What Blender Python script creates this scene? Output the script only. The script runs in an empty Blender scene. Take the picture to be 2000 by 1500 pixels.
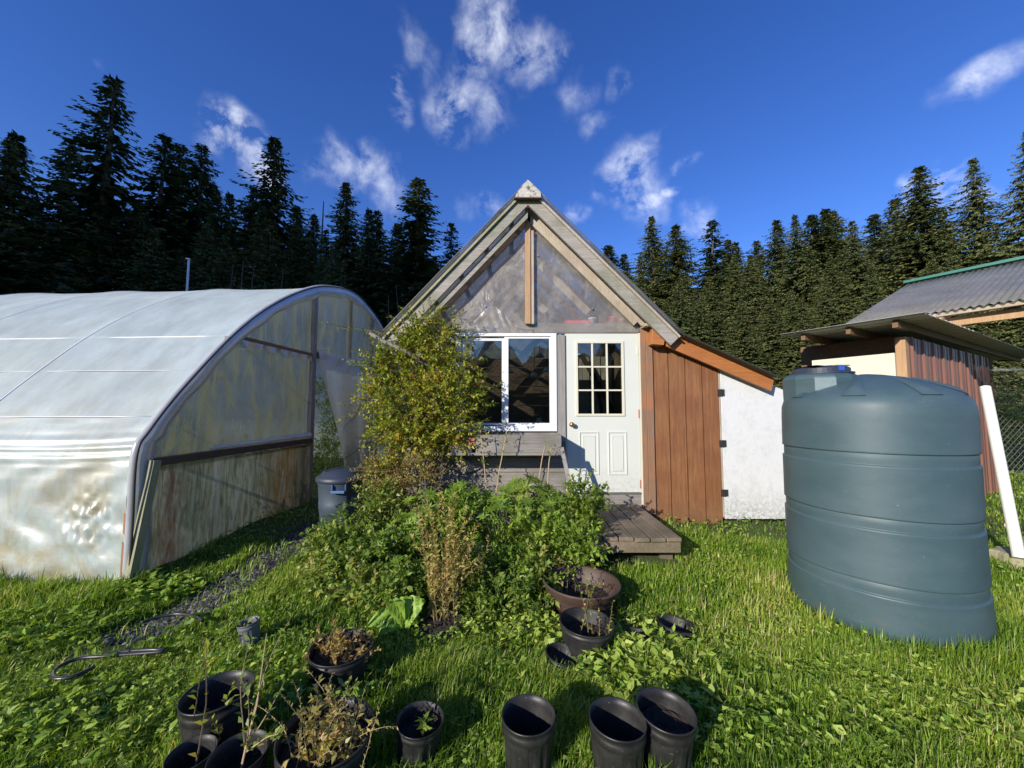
import bpy, math, random
import numpy as np
from mathutils import Vector
random.seed(7); RNG = np.random.default_rng(7)
R = math.radians
sc = bpy.context.scene

# ------------------------------------------------------------------ camera, sky, sun, exposure
PITCH = R(3.81); FPX = 750.0; EYE = 1.6
cam_d = bpy.data.cameras.new('camera'); cam = bpy.data.objects.new('camera', cam_d)
sc.collection.objects.link(cam); sc.camera = cam
cam.location = (0, 0, EYE); cam.rotation_euler = (R(90) + PITCH, 0, 0)
cam_d.sensor_width = 36; cam_d.lens = 36 * FPX / 2000; cam_d.clip_start = 0.05; cam_d.clip_end = 2000
sc.view_settings.view_transform = 'Standard'; sc.view_settings.look = 'None'
sc.view_settings.exposure = 0.42; sc.view_settings.gamma = 1
SUN_EL = R(21); SUN_AZ = R(41)           # azimuth of the light travel, from +Y towards +X
sun_d = bpy.data.lights.new('sun', 'SUN'); sun = bpy.data.objects.new('sun', sun_d)
sc.collection.objects.link(sun); sun_d.energy = 4.6; sun_d.angle = R(0.5); sun_d.color = (1, .93, .82)
SUNV = Vector((math.sin(SUN_AZ) * math.cos(SUN_EL), math.cos(SUN_AZ) * math.cos(SUN_EL), -math.sin(SUN_EL)))
sun.rotation_euler = SUNV.to_track_quat('-Z', 'Y').to_euler(); sun.location = (-8, -9, 8)

def ray(px, py):
    u = (px - 1000) / FPX; v = (750 - py) / FPX
    return Vector((u, math.cos(PITCH) - v * math.sin(PITCH), math.sin(PITCH) + v * math.cos(PITCH)))
def at(px, py, Y):
    d = ray(px, py); t = Y / d.y
    return Vector((d.x * t, Y, EYE + d.z * t))
def smooth(a, b, x):
    t = np.clip((x - a) / (b - a), 0, 1); return t * t * (3 - 2 * t)
def gz(x, y):
    x = np.asarray(x, float); y = np.asarray(y, float)
    b = .2 * smooth(2.6, 5.2, y)
    near = 1 - smooth(8, 14, np.abs(y))
    b = b + near * (.018 * np.sin(x * 2.3 + 1.1 * np.sin(y * 1.7)) * np.cos(y * 2.1 + .6) + .01 * np.sin(x * 5.1 + y * 3.7))
    b = b + .10 * np.exp(-(((x - 1.1) / .9) ** 2 + ((y - 4.0) / .7) ** 2))
    b = b + 2.6 * smooth(9.5, 20, y) * smooth(4, 10, x) + 5.0 * smooth(26, 60, y)
    b = b + .07 * np.exp(-(((x - 2.8) / .8) ** 2 + ((y - 2.9) / .8) ** 2))
    return b
def ong(px, py, h=0.0):
    d = ray(px, py); z = 0.0
    for _ in range(8):
        t = (z + h - EYE) / d.z; z = float(gz(d.x * t, d.y * t))
    return Vector((d.x * t, d.y * t, z))

w = bpy.data.worlds.new('World'); sc.world = w; w.use_nodes = True
nt = w.node_tree; N = nt.nodes; LK = nt.links; N.clear()
out = N.new('ShaderNodeOutputWorld'); bg = N.new('ShaderNodeBackground'); bg.inputs['Strength'].default_value = .13
sky = N.new('ShaderNodeTexSky'); sky.sky_type = 'NISHITA'; sky.sun_disc = False
sky.sun_elevation = SUN_EL; sky.sun_rotation = math.pi + SUN_AZ
sky.altitude = 300; sky.air_density = .9; sky.dust_density = .15; sky.ozone_density = 3.0
hsv = N.new('ShaderNodeHueSaturation'); hsv.inputs['Saturation'].default_value = 1.25; hsv.inputs['Value'].default_value = 1.18
hsv.inputs['Hue'].default_value = .520
LK.new(sky.outputs[0], hsv.inputs['Color'])
tc = N.new('ShaderNodeTexCoord')
clouds = [(465,300,46,.95),(500,340,34,.85),(440,270,26,.7),(640,325,42,.75),(700,345,48,.8),(762,370,40,.6),(600,305,22,.5),
 (985,60,50,.95),(955,20,34,.7),(1040,105,40,.75),(935,150,46,.65),(890,185,44,.7),(965,185,40,.55),(1075,135,22,.5),
 (785,160,28,.6),(782,215,24,.55),(800,60,34,.35),(845,95,32,.35),(1205,115,32,.4),(1125,180,34,.35),(1170,222,22,.45),
 (1245,325,54,.95),(1200,375,38,.9),(1250,402,38,.85),(1348,313,22,.8),(1296,374,18,.8),(1345,440,30,.5),(1275,258,22,.3),
 (945,397,32,.45),(1125,430,24,.6),(1905,170,52,.75),(1960,125,40,.45),(1850,392,42,1),(1880,350,30,.8),(1780,402,30,.9),(250,80,16,.15)]
nz = N.new('ShaderNodeTexNoise'); nz.inputs['Scale'].default_value = 13; nz.inputs['Detail'].default_value = 8; nz.inputs['Roughness'].default_value = .62
nz.inputs['Distortion'].default_value = .25
nz2 = N.new('ShaderNodeTexNoise'); nz2.inputs['Scale'].default_value = 6; nz2.inputs['Detail'].default_value = 5
warp = N.new('ShaderNodeVectorMath'); warp.operation = 'SUBTRACT'; warp.inputs[1].default_value = (.5, .5, .5)
wsc = N.new('ShaderNodeVectorMath'); wsc.operation = 'SCALE'; wsc.inputs['Scale'].default_value = .22
wad = N.new('ShaderNodeVectorMath'); wad.operation = 'ADD'
LK.new(tc.outputs['Generated'], nz.inputs['Vector']); LK.new(tc.outputs['Generated'], nz2.inputs['Vector'])
LK.new(nz2.outputs['Color'], warp.inputs[0]); LK.new(warp.outputs[0], wsc.inputs[0])
LK.new(tc.outputs['Generated'], wad.inputs[0]); LK.new(wsc.outputs[0], wad.inputs[1])
acc = None
for (px, py, r, s) in clouds:
    d = ray(px, py); L0 = d.length; d = d / L0
    ds = N.new('ShaderNodeVectorMath'); ds.operation = 'DISTANCE'; ds.inputs[1].default_value = d
    LK.new(wad.outputs[0], ds.inputs[0])
    mr = N.new('ShaderNodeMapRange'); mr.interpolation_type = 'SMOOTHSTEP'
    rr = r / FPX / L0 * 1.5
    mr.inputs['From Min'].default_value = rr; mr.inputs['From Max'].default_value = rr * .1
    mr.inputs['To Max'].default_value = s
    LK.new(ds.outputs['Value'], mr.inputs['Value'])
    if acc is None: acc = mr.outputs[0]
    else:
        mx = N.new('ShaderNodeMath'); mx.operation = 'MAXIMUM'; LK.new(acc, mx.inputs[0]); LK.new(mr.outputs[0], mx.inputs[1]); acc = mx.outputs[0]
nr = N.new('ShaderNodeMapRange'); nr.inputs['From Min'].default_value = .40; nr.inputs['From Max'].default_value = .74
LK.new(nz.outputs['Fac'], nr.inputs['Value'])
ml = N.new('ShaderNodeMath'); ml.operation = 'MULTIPLY'; ml.use_clamp = True; LK.new(acc, ml.inputs[0]); LK.new(nr.outputs[0], ml.inputs[1])
cm = N.new('ShaderNodeMix'); cm.data_type = 'RGBA'
cm.inputs['B'].default_value = (7.6, 7.9, 8.4, 1)
LK.new(ml.outputs[0], cm.inputs['Factor']); LK.new(hsv.outputs[0], cm.inputs['A'])
LK.new(cm.outputs['Result'], bg.inputs['Color']); LK.new(bg.outputs[0], out.inputs['Surface'])

# ------------------------------------------------------------------ helpers
class MB:
    def __init__(s): s.v = []; s.f = []; s.smooth = False
    def box(s, c0, c1):
        x0, y0, z0 = c0; x1, y1, z1 = c1
        return s.hexa([(x0,y0,z0),(x1,y0,z0),(x1,y1,z0),(x0,y1,z0),(x0,y0,z1),(x1,y0,z1),(x1,y1,z1),(x0,y1,z1)])
    def hexa(s, p):
        n = len(s.v); s.v += [tuple(q) for q in p]
        for f in ((0,3,2,1),(4,5,6,7),(0,1,5,4),(1,2,6,5),(2,3,7,6),(3,0,4,7)): s.f.append(tuple(n + i for i in f))
        return s
    def beam(s, a, b, wd, ht, up=(0,0,1)):
        a = Vector(a); b = Vector(b); d = (b - a).normalized(); up = Vector(up)
        sd = d.cross(up).normalized(); u = sd.cross(d).normalized(); h = sd * wd / 2; k = u * ht / 2
        return s.hexa([a-h-k, a+h-k, b+h-k, b-h-k, a-h+k, a+h+k, b+h+k, b-h+k])
    def prism(s, poly, y0, y1):            # poly of (x,z), extruded along y
        n = len(s.v); m = len(poly)
        s.v += [(x, y0, z) for x, z in poly] + [(x, y1, z) for x, z in poly]
        s.f.append(tuple(n + i for i in range(m))); s.f.append(tuple(n + m + i for i in reversed(range(m))))
        for i in range(m): j = (i + 1) % m; s.f.append((n + i, n + m + i, n + m + j, n + j))
        return s
    def tube(s, pts, r, seg=8, cap=True):
        pts = [Vector(p) for p in pts]; n = len(s.v); m = len(pts)
        rr = r if isinstance(r, (list, tuple)) else [r] * m
        prev = None
        for i, p in enumerate(pts):
            t = (pts[min(i+1, m-1)] - pts[max(i-1, 0)]).normalized()
            a = prev if prev is not None else (Vector((0,0,1)) if abs(t.z) < .9 else Vector((1,0,0)))
            x = (a - t * a.dot(t)).normalized(); y = t.cross(x); prev = x
            for k in range(seg):
                an = 2 * math.pi * k / seg; s.v.append(tuple(p + (x * math.cos(an) + y * math.sin(an)) * rr[i]))
        for i in range(m - 1):
            for k in range(seg):
                k2 = (k + 1) % seg; s.f.append((n+i*seg+k, n+i*seg+k2, n+(i+1)*seg+k2, n+(i+1)*seg+k))
        if cap:
            s.f.append(tuple(n + k for k in reversed(range(seg)))); s.f.append(tuple(n + (m-1)*seg + k for k in range(seg)))
        return s
    def lathe(s, prof, c, seg=48, mod=None, close=False):
        n = len(s.v); m = len(prof)
        for i, (r, z) in enumerate(prof):
            for k in range(seg):
                an = 2 * math.pi * k / seg; q = r + (mod(i, k, r, z) if mod else 0)
                s.v.append((c[0] + q * math.cos(an), c[1] + q * math.sin(an), c[2] + z))
        for i in range(m - 1):
            for k in range(seg):
                k2 = (k + 1) % seg; s.f.append((n+i*seg+k, n+i*seg+k2, n+(i+1)*seg+k2, n+(i+1)*seg+k))
        s.f.append(tuple(n + k for k in reversed(range(seg))))
        s.f.append(tuple(n + (m-1)*seg + k for k in range(seg)))
        return s
    def grid(s, fn, nu, nv):
        n = len(s.v)
        for i in range(nu + 1):
            for j in range(nv + 1): s.v.append(tuple(fn(i / nu, j / nv)))
        for i in range(nu):
            for j in range(nv):
                a = n + i * (nv + 1) + j; s.f.append((a, a + nv + 1, a + nv + 2, a + 1))
        return s
    def build(s, name, mat, parent=None, smooth=False, bevel=0, solid=0, label=None):
        me = bpy.data.meshes.new(name); o = bpy.data.objects.new(name, me); sc.collection.objects.link(o)
        off = Vector((0,0,0))
        if parent is not None:
            o.parent = parent; q = parent
            while q is not None: off += q.location; q = q.parent
        me.from_pydata([tuple(Vector(v) - off) for v in s.v], [], s.f)
        me.materials.append(mat); me.update()
        if smooth: me.polygons.foreach_set('use_smooth', [True] * len(me.polygons))
        if solid: md = o.modifiers.new('thick', 'SOLIDIFY'); md.thickness = solid; md.offset = 0
        if bevel: md = o.modifiers.new('bevel', 'BEVEL'); md.width = bevel; md.segments = 2; md.limit_method = 'ANGLE'
        if label: o['label'] = label
        return o
class FM:                                    # fast leaf / blade mesh
    def __init__(s): s.V = []; s.Q = []; s.T = []; s.A = []; s.n = 0
    def add(s, V, Q=None, T=None, A=None):
        V = np.asarray(V, float).reshape(-1, 3); s.V.append(V)
        if Q is not None: s.Q.append(np.asarray(Q) + s.n)
        if T is not None: s.T.append(np.asarray(T) + s.n)
        s.A.append(np.asarray(A, float) if A is not None else np.full(len(V), .5)); s.n += len(V)
    def leaves(s, P, D, L, W, tint, fold=.15, up=None):
        P = np.asarray(P, float); n = len(P); D = np.asarray(D, float)
        D = D / (np.linalg.norm(D, axis=1, keepdims=True) + 1e-9)
        L = np.broadcast_to(np.asarray(L, float), (n,))[:, None]; W = np.broadcast_to(np.asarray(W, float), (n,))[:, None]
        U = RNG.normal(0, .45, (n, 3)) + np.array([0, 0, 1.]) if up is None else up
        S = np.cross(D, U); S /= np.linalg.norm(S, axis=1, keepdims=True) + 1e-9
        Nn = np.cross(S, D)
        V = np.stack([P, P + D*L*.45 + S*W*.5 + Nn*L*fold, P + D*L - Nn*L*fold*.6, P + D*L*.45 - S*W*.5 + Nn*L*fold], 1)
        Q = np.arange(4*n).reshape(n, 4); s.add(V.reshape(-1, 3), Q=Q, A=np.repeat(tint, 4))
    def build(s, name, mat, parent=None, smooth=False):
        V = np.concatenate(s.V); A = np.concatenate(s.A)
        Q = np.concatenate(s.Q) if s.Q else np.zeros((0, 4), int); T = np.concatenate(s.T) if s.T else np.zeros((0, 3), int)
        o = bpy.data.objects.new(name, bpy.data.meshes.new(name)); me = o.data; sc.collection.objects.link(o)
        if parent is not None:
            o.parent = parent; V = V - np.array(parent.location)
        me.vertices.add(len(V)); me.vertices.foreach_set('co', V.astype(np.float32).ravel())
        lo = np.concatenate([Q.ravel(), T.ravel()]); me.loops.add(len(lo)); me.loops.foreach_set('vertex_index', lo.astype(np.int32))
        nf = len(Q) + len(T); me.polygons.add(nf)
        ls = np.concatenate([np.arange(len(Q)) * 4, len(Q) * 4 + np.arange(len(T)) * 3])
        me.polygons.foreach_set('loop_start', ls.astype(np.int32))
        me.update(calc_edges=True)
        a = me.attributes.new('tint', 'FLOAT', 'POINT'); a.data.foreach_set('value', A.astype(np.float32))
        if smooth: me.polygons.foreach_set('use_smooth', [True] * nf)
        me.materials.append(mat); return o
def tag(o, label=None, cat=None, group=None, kind=None):
    if label: o['label'] = label
    if cat: o['category'] = cat
    if group: o['group'] = group
    if kind: o['kind'] = kind
    return o
def thing(name, loc, label, cat, group=None):
    o = bpy.data.objects.new(name, None); sc.collection.objects.link(o); o.location = loc; o.empty_display_size = .1
    return tag(o, label, cat, group)

# ------------------------------------------------------------------ materials
def newmat(name):
    m = bpy.data.materials.new(name); m.use_nodes = True; n = m.node_tree.nodes
    return m, n, m.node_tree.links, n['Principled BSDF']
def c4(c): return (c[0], c[1], c[2], 1)
def noise(n, l, scale=5, detail=4, rough=.55, stretch=None, vec='Object', dist=0):
    t = n.new('ShaderNodeTexCoord'); x = n.new('ShaderNodeTexNoise')
    x.inputs['Scale'].default_value = scale; x.inputs['Detail'].default_value = detail; x.inputs['Roughness'].default_value = rough
    x.inputs['Distortion'].default_value = dist
    if stretch:
        mp = n.new('ShaderNodeMapping'); mp.inputs['Scale'].default_value = stretch
        l.new(t.outputs[vec], mp.inputs['Vector']); l.new(mp.outputs[0], x.inputs['Vector'])
    else: l.new(t.outputs[vec], x.inputs['Vector'])
    return x.outputs['Fac']
def ramp(n, l, fac, stops):
    r = n.new('ShaderNodeValToRGB'); e = r.color_ramp.elements
    while len(e) < len(stops): e.new(.5)
    for i, (p, c) in enumerate(stops): e[i].position = p; e[i].color = c4(c)
    l.new(fac, r.inputs['Fac']); return r.outputs['Color']
def mixc(n, l, fac, a, b, mode='MIX'):
    m = n.new('ShaderNodeMix'); m.data_type = 'RGBA'; m.blend_type = mode
    if isinstance(fac, (int, float)): m.inputs['Factor'].default_value = fac
    else: l.new(fac, m.inputs['Factor'])
    for k, v in (('A', a), ('B', b)):
        if isinstance(v, tuple): m.inputs[k].default_value = c4(v)
        else: l.new(v, m.inputs[k])
    return m.outputs['Result']
def bump(n, l, fac, st, dist=.01, target=None):
    b = n.new('ShaderNodeBump'); b.inputs['Strength'].default_value = st; b.inputs['Distance'].default_value = dist
    l.new(fac, b.inputs['Height'])
    if target is not None: l.new(b.outputs[0], target.inputs['Normal'])
    return b.outputs[0]
def mth(n, l, op, a, b, clamp=False):
    m = n.new('ShaderNodeMath'); m.operation = op; m.use_clamp = clamp
    for i, v in enumerate((a, b)):
        if isinstance(v, (int, float)): m.inputs[i].default_value = v
        else: l.new(v, m.inputs[i])
    return m.outputs[0]
def wood(name, ca, cb, axis='z', rough=.75, scale=1.0, stain=None, stain_amt=.5, knots=False):
    m, n, l, p = newmat(name)
    st = {'x': (1.2, 22, 22), 'y': (22, 1.2, 22), 'z': (22, 22, 1.2)}[axis]
    f = noise(n, l, 2.2 * scale, 6, .65, st, dist=.7); f2 = noise(n, l, 3, 3, .5, None)
    fine = noise(n, l, 9 * scale, 4, .7, st)
    col = ramp(n, l, f, [(.3, ca), (.68, cb)])
    col = mixc(n, l, mth(n, l, 'MULTIPLY', fine, .55), col, tuple(x * .45 for x in ca))
    if stain: col = mixc(n, l, mth(n, l, 'MULTIPLY', ramp(n, l, f2, [(.42, (0,0,0)), (.62, (1,1,1))]), stain_amt), col, stain)
    l.new(col, p.inputs['Base Color']); p.inputs['Roughness'].default_value = rough
    bump(n, l, fine, .5, .004, p); return m
def plain(name, col, rough=.5, metal=0, var=.12, scale=6, bmp=.15, spec=.5, coat=0):
    m, n, l, p = newmat(name); f = noise(n, l, scale, 5, .6)
    c = mixc(n, l, f, tuple(x * (1 - var) for x in col), tuple(min(1, x * (1 + var)) for x in col))
    l.new(c, p.inputs['Base Color']); p.inputs['Roughness'].default_value = rough; p.inputs['Metallic'].default_value = metal
    p.inputs['Specular IOR Level'].default_value = spec; p.inputs['Coat Weight'].default_value = coat
    if bmp: bump(n, l, noise(n, l, scale * 6, 3), bmp, .003, p)
    return m
def leafmat(name, stops, transl=.35, rough=.45, spec=.4):
    m, n, l, p = newmat(name); a = n.new('ShaderNodeAttribute'); a.attribute_name = 'tint'
    col = ramp(n, l, a.outputs['Fac'], stops)
    l.new(col, p.inputs['Base Color']); p.inputs['Roughness'].default_value = rough; p.inputs['Specular IOR Level'].default_value = spec
    t = n.new('ShaderNodeBsdfTranslucent'); l.new(mixc(n, l, 1.0, col, (1.5, 1.45, .75), 'MULTIPLY'), t.inputs['Color'])
    x = n.new('ShaderNodeMixShader'); x.inputs[0].default_value = transl
    l.new(p.outputs[0], x.inputs[1]); l.new(t.outputs[0], x.inputs[2]); l.new(x.outputs[0], n['Material Output'].inputs['Surface']); return m
def film(name, col, clear=.3, transl=.4, gloss=.25, rough=.25, bscale=6, bstr=.4, stretch=None, stain=None, stain_col=(.5,.42,.2), stain_fn=None, bdist=.01, fres=.3):
    """thin plastic sheet: part see-through, part scattering, with a sheen"""
    m, n, l, p = newmat(name); n.remove(p)
    f = ramp(n, l, noise(n, l, 2.2, 8, .68, (1.4, .6, .9)), [(.35, (0,0,0)), (.65, (1,1,1))]); c = mixc(n, l, f, tuple(x * .78 for x in col), tuple(min(1, x * 1.08) for x in col))
    bn = bump(n, l, noise(n, l, bscale, 5, .6, stretch, dist=.4), bstr, bdist)
    opq = None
    if stain:
        sf = noise(n, l, stain[0], 7, .68, stain[1], dist=.9)
        mask = ramp(n, l, sf, [(stain[2], (0,0,0)), (stain[3], (1,1,1))])
        if stain_fn: mask = mth(n, l, 'MULTIPLY', mask, stain_fn(n, l))
        c = mixc(n, l, mth(n, l, 'MULTIPLY', mask, stain[4]), c, stain_col); opq = mask
    d = n.new('ShaderNodeBsdfDiffuse'); t = n.new('ShaderNodeBsdfTranslucent'); tr = n.new('ShaderNodeBsdfTransparent')
    g = n.new('ShaderNodeBsdfGlossy'); g.inputs['Roughness'].default_value = rough
    for q in (d, t): l.new(c, q.inputs['Color']); l.new(bn, q.inputs['Normal'])
    l.new(bn, g.inputs['Normal'])
    a = n.new('ShaderNodeMixShader'); a.inputs[0].default_value = transl; l.new(d.outputs[0], a.inputs[1]); l.new(t.outputs[0], a.inputs[2])
    b = n.new('ShaderNodeMixShader'); l.new(a.outputs[0], b.inputs[1]); l.new(tr.outputs[0], b.inputs[2])
    if opq is not None:
        l.new(mth(n, l, 'MULTIPLY', mth(n, l, 'SUBTRACT', 1.0, mth(n, l, 'MULTIPLY', opq, .7)), clear), b.inputs[0])
    else: b.inputs[0].default_value = clear
    fr = n.new('ShaderNodeLayerWeight'); fr.inputs['Blend'].default_value = .35; l.new(bn, fr.inputs['Normal'])
    e = n.new('ShaderNodeMixShader'); l.new(mth(n, l, 'ADD', mth(n, l, 'MULTIPLY', fr.outputs['Fresnel'], fres), gloss * .3, True), e.inputs[0])
    l.new(b.outputs[0], e.inputs[1]); l.new(g.outputs[0], e.inputs[2]); l.new(e.outputs[0], n['Material Output'].inputs['Surface']); return m

M = {}
M['grey_wood_x'] = wood('grey_wood_x', (.20,.18,.165), (.36,.33,.30), 'x', stain=(.10,.10,.08), stain_amt=.45)
M['grey_wood_z'] = wood('grey_wood_z', (.22,.21,.20), (.38,.36,.34), 'z', stain=(.14,.12,.09), stain_amt=.3)
M['barge_wood'] = wood('barge_wood', (.26,.235,.21), (.48,.45,.40), 'x', stain=(.16,.17,.10), stain_amt=.6)
M['pale_wood'] = wood('pale_wood', (.40,.33,.25), (.60,.52,.42), 'z', stain=(.25,.2,.15), stain_amt=.4)
M['tan_wood'] = wood('tan_wood', (.42,.24,.12), (.60,.40,.22), 'z', stain=(.35,.2,.12), stain_amt=.3)
M['cedar'] = wood('cedar', (.18,.070,.028), (.37,.17,.068), 'z', .6, .8, stain=(.15,.05,.02), stain_amt=.4)
M['corner_board'] = wood('corner_board', (.20,.12,.075), (.34,.20,.12), 'z', .65, stain=(.33,.14,.06), stain_amt=.8)
M['cedar_beam'] = wood('cedar_beam', (.34,.125,.035), (.55,.22,.07), 'x', .5, stain=(.3,.1,.03), stain_amt=.4)
M['deck_wood'] = wood('deck_wood', (.17,.125,.085), (.32,.25,.17), 'y', .85, stain=(.07,.07,.04), stain_amt=.6)
M['dark_wood'] = wood('dark_wood', (.07,.045,.03), (.14,.09,.055), 'x', .8)
M['brown_plank'] = wood('brown_plank', (.20,.13,.08), (.40,.27,.17), 'x', .8, stain=(.1,.07,.05), stain_amt=.5)
M['rafter_wood'] = wood('rafter_wood', (.14,.075,.04), (.28,.17,.10), 'x', .75)
M['mossy_wood'] = wood('mossy_wood', (.30,.27,.17), (.48,.45,.30), 'z', .8, stain=(.2,.22,.08), stain_amt=.5)
M['block_wood'] = wood('block_wood', (.28,.11,.055), (.46,.22,.12), 'y', .8)
M['vinyl'] = plain('vinyl', (.70,.71,.73), .35, var=.03, bmp=.03)
M['door_paint'] = plain('door_paint', (.58,.60,.55), .45, var=.06, scale=2.5, bmp=.12)
M['door_trim'] = plain('door_trim', (.62,.60,.48), .45, var=.08, scale=6, bmp=.1)
M['brass'] = plain('brass', (.45,.27,.12), .35, metal=.9, var=.2)
M['hinge_metal'] = plain('hinge_metal', (.06,.055,.05), .5, metal=.5)
M['steel'] = plain('steel', (.45,.46,.47), .35, metal=.85, var=.2)
M['pipe_white'] = plain('pipe_white', (.72,.71,.64), .4, var=.05)
M['rust_strip'] = plain('rust_strip', (.42,.14,.09), .7)
M['soil'] = plain('soil', (.028,.02,.014), .95, var=.6, scale=60, bmp=1)
m, n, l, p = newmat('black_plastic'); f = noise(n, l, 5, 6, .7); f3 = noise(n, l, 70, 2, .5)
c = ramp(n, l, f, [(.35, (.012,.012,.013)), (.6, (.028,.027,.026)), (.8, (.075,.068,.056))]); c = mixc(n, l, ramp(n, l, f3, [(.70, (0,0,0)), (.74, (.7,.7,.7))]), c, (.12,.11,.09))
l.new(c, p.inputs['Base Color']); l.new(ramp(n, l, f, [(.35, (.38,.38,.38)), (.65, (.7,.7,.7))]), p.inputs['Roughness']); bump(n, l, noise(n, l, 12, 4), .3, .004, p); M['black_plastic'] = m
M['grey_plastic'] = plain('grey_plastic', (.13,.135,.14), .5, var=.3, scale=8)
M['bin_blue'] = plain('bin_blue', (.045,.064,.088), .5, var=.12, scale=5)
M['lid_blue'] = plain('lid_blue', (.028,.038,.062), .5, var=.2, scale=5)
M['bin_bright'] = plain('bin_bright', (.06,.14,.30), .4)
M['bark'] = wood('bark', (.05,.04,.032), (.13,.11,.09), 'z', .9)
M['bark_pale'] = wood('bark_pale', (.18,.17,.15), (.32,.30,.27), 'z', .9)
M['stem'] = plain('stem', (.20,.13,.07), .7)
M['stem_pale'] = plain('stem_pale', (.42,.30,.18), .7)
M['stem_green'] = plain('stem_green', (.16,.20,.06), .6)
M['red_plastic'] = plain('red_plastic', (.75,.06,.08), .4)
M['terracotta'] = plain('terracotta', (.75,.15,.06), .6)
M['white_plastic'] = plain('white_plastic', (.78,.80,.82), .4)
M['lamp_white'] = plain('lamp_white', (.8,.8,.76), .4)
M['label_blue'] = plain('label_blue', (.04,.16,.22), .5)
M['red_metal'] = plain('red_metal', (.21,.095,.068), .5, var=.18, scale=2)
M['cream_panel'] = plain('cream_panel', (.60,.59,.48), .6, var=.06)
M['teal_metal'] = plain('teal_metal', (.03,.17,.14), .45)
M['white_rubber'] = plain('white_rubber', (.75,.76,.74), .5)
M['hose'] = plain('hose', (.03,.03,.032), .35)
M['dark_metal_roof'] = plain('dark_metal_roof', (.05,.065,.06), .45, metal=.3)
def tintmat(): pass
# white painted hatch with scuffs
m, n, l, p = newmat('white_hatch'); f = noise(n, l, 40, 4, .7, (1, 1, .5)); f2 = noise(n, l, 7, 5, .7)
c = ramp(n, l, f, [(.25, (.45,.45,.43)), (.36, (.60,.61,.61)), (.8, (.66,.67,.68))])
c = mixc(n, l, ramp(n, l, f2, [(.5, (0,0,0)), (.68, (.6,.6,.6))]), c, (.50,.51,.51)); l.new(c, p.inputs['Base Color']); p.inputs['Roughness'].default_value = .55
bump(n, l, noise(n, l, 30, 4, .7, (1,1,.2)), .4, .003, p); M['white_hatch'] = m
def splash(mm, z0, z1, amt):
    n = mm.node_tree.nodes; l = mm.node_tree.links; p = n['Principled BSDF']; src = p.inputs['Base Color'].links[0].from_socket
    t = n.new('ShaderNodeTexCoord'); s_ = n.new('ShaderNodeSeparateXYZ'); l.new(t.outputs['Object'], s_.inputs[0]); r = n.new('ShaderNodeMapRange'); r.inputs['From Min'].default_value = z1; r.inputs['From Max'].default_value = z0; l.new(s_.outputs['Z'], r.inputs['Value'])
    f = ramp(n, l, noise(n, l, 24, 6, .8), [(.42, (0,0,0)), (.60, (1,1,1))])
    l.new(mixc(n, l, mth(n, l, 'MULTIPLY', mth(n, l, 'MULTIPLY', r.outputs[0], f), amt, True), src, (.10,.085,.055)), p.inputs['Base Color'])
splash(M['white_hatch'], -.1, .45, .9); splash(M['cedar'], -.15, .35, .8); splash(M['door_paint'], .2, .75, .35)
# green tank polyethylene
m, n, l, p = newmat('tank_plastic'); f = noise(n, l, 1.6, 5, .6, (1,1,2.5)); f2 = noise(n, l, 30, 3, .6, (.4,.4,3), dist=2)
c = ramp(n, l, f, [(.3, (.040,.078,.092)), (.7, (.062,.104,.122))])
c = mixc(n, l, ramp(n, l, f2, [(.64, (0,0,0)), (.74, (.3,.3,.3))]), c, (.22,.30,.31))
tcx = n.new('ShaderNodeTexCoord')
for (rot, sc_, sd) in (((.5,.9,.2), (26,1.2,26), 0), ((1.2,-.6,.8), (22,1.0,22), 3), ((.1,.2,1.3), (1.0,20,20), 7)):
    mp = n.new('ShaderNodeMapping'); mp.inputs['Rotation'].default_value = rot; mp.inputs['Scale'].default_value = sc_; mp.inputs['Location'].default_value = (sd, sd, 0)
    l.new(tcx.outputs['Object'], mp.inputs['Vector']); nn_ = n.new('ShaderNodeTexNoise'); nn_.inputs['Scale'].default_value = 1.3; nn_.inputs['Detail'].default_value = 2; l.new(mp.outputs[0], nn_.inputs['Vector'])
    c = mixc(n, l, ramp(n, l, nn_.outputs['Fac'], [(.775, (0,0,0)), (.80, (.5,.5,.5))]), c, (.27,.35,.36))
sz3 = n.new('ShaderNodeSeparateXYZ'); l.new(tcx.outputs['Object'], sz3.inputs[0]); mrr = n.new('ShaderNodeMapRange'); mrr.inputs['From Min'].default_value = .34; mrr.inputs['From Max'].default_value = -.02; mrr.inputs['To Max'].default_value = 1.2; l.new(sz3.outputs['Z'], mrr.inputs['Value'])
c = mixc(n, l, mth(n, l, 'MULTIPLY', mrr.outputs[0], ramp(n, l, noise(n, l, 9, 6, .75), [(.52, (0,0,0)), (.66, (.35,.35,.35))]), True), c, (.12,.10,.06)); l.new(c, p.inputs['Base Color'])
l.new(ramp(n, l, f, [(.3, (.42,.42,.42)), (.7, (.62,.62,.62))]), p.inputs['Roughness'])
bump(n, l, noise(n, l, 3, 3, .5), .25, .02, p); M['tank_plastic'] = m
M['tank_patch'] = plain('tank_patch', (.17,.23,.245), .3, var=.2, scale=20)
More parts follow.
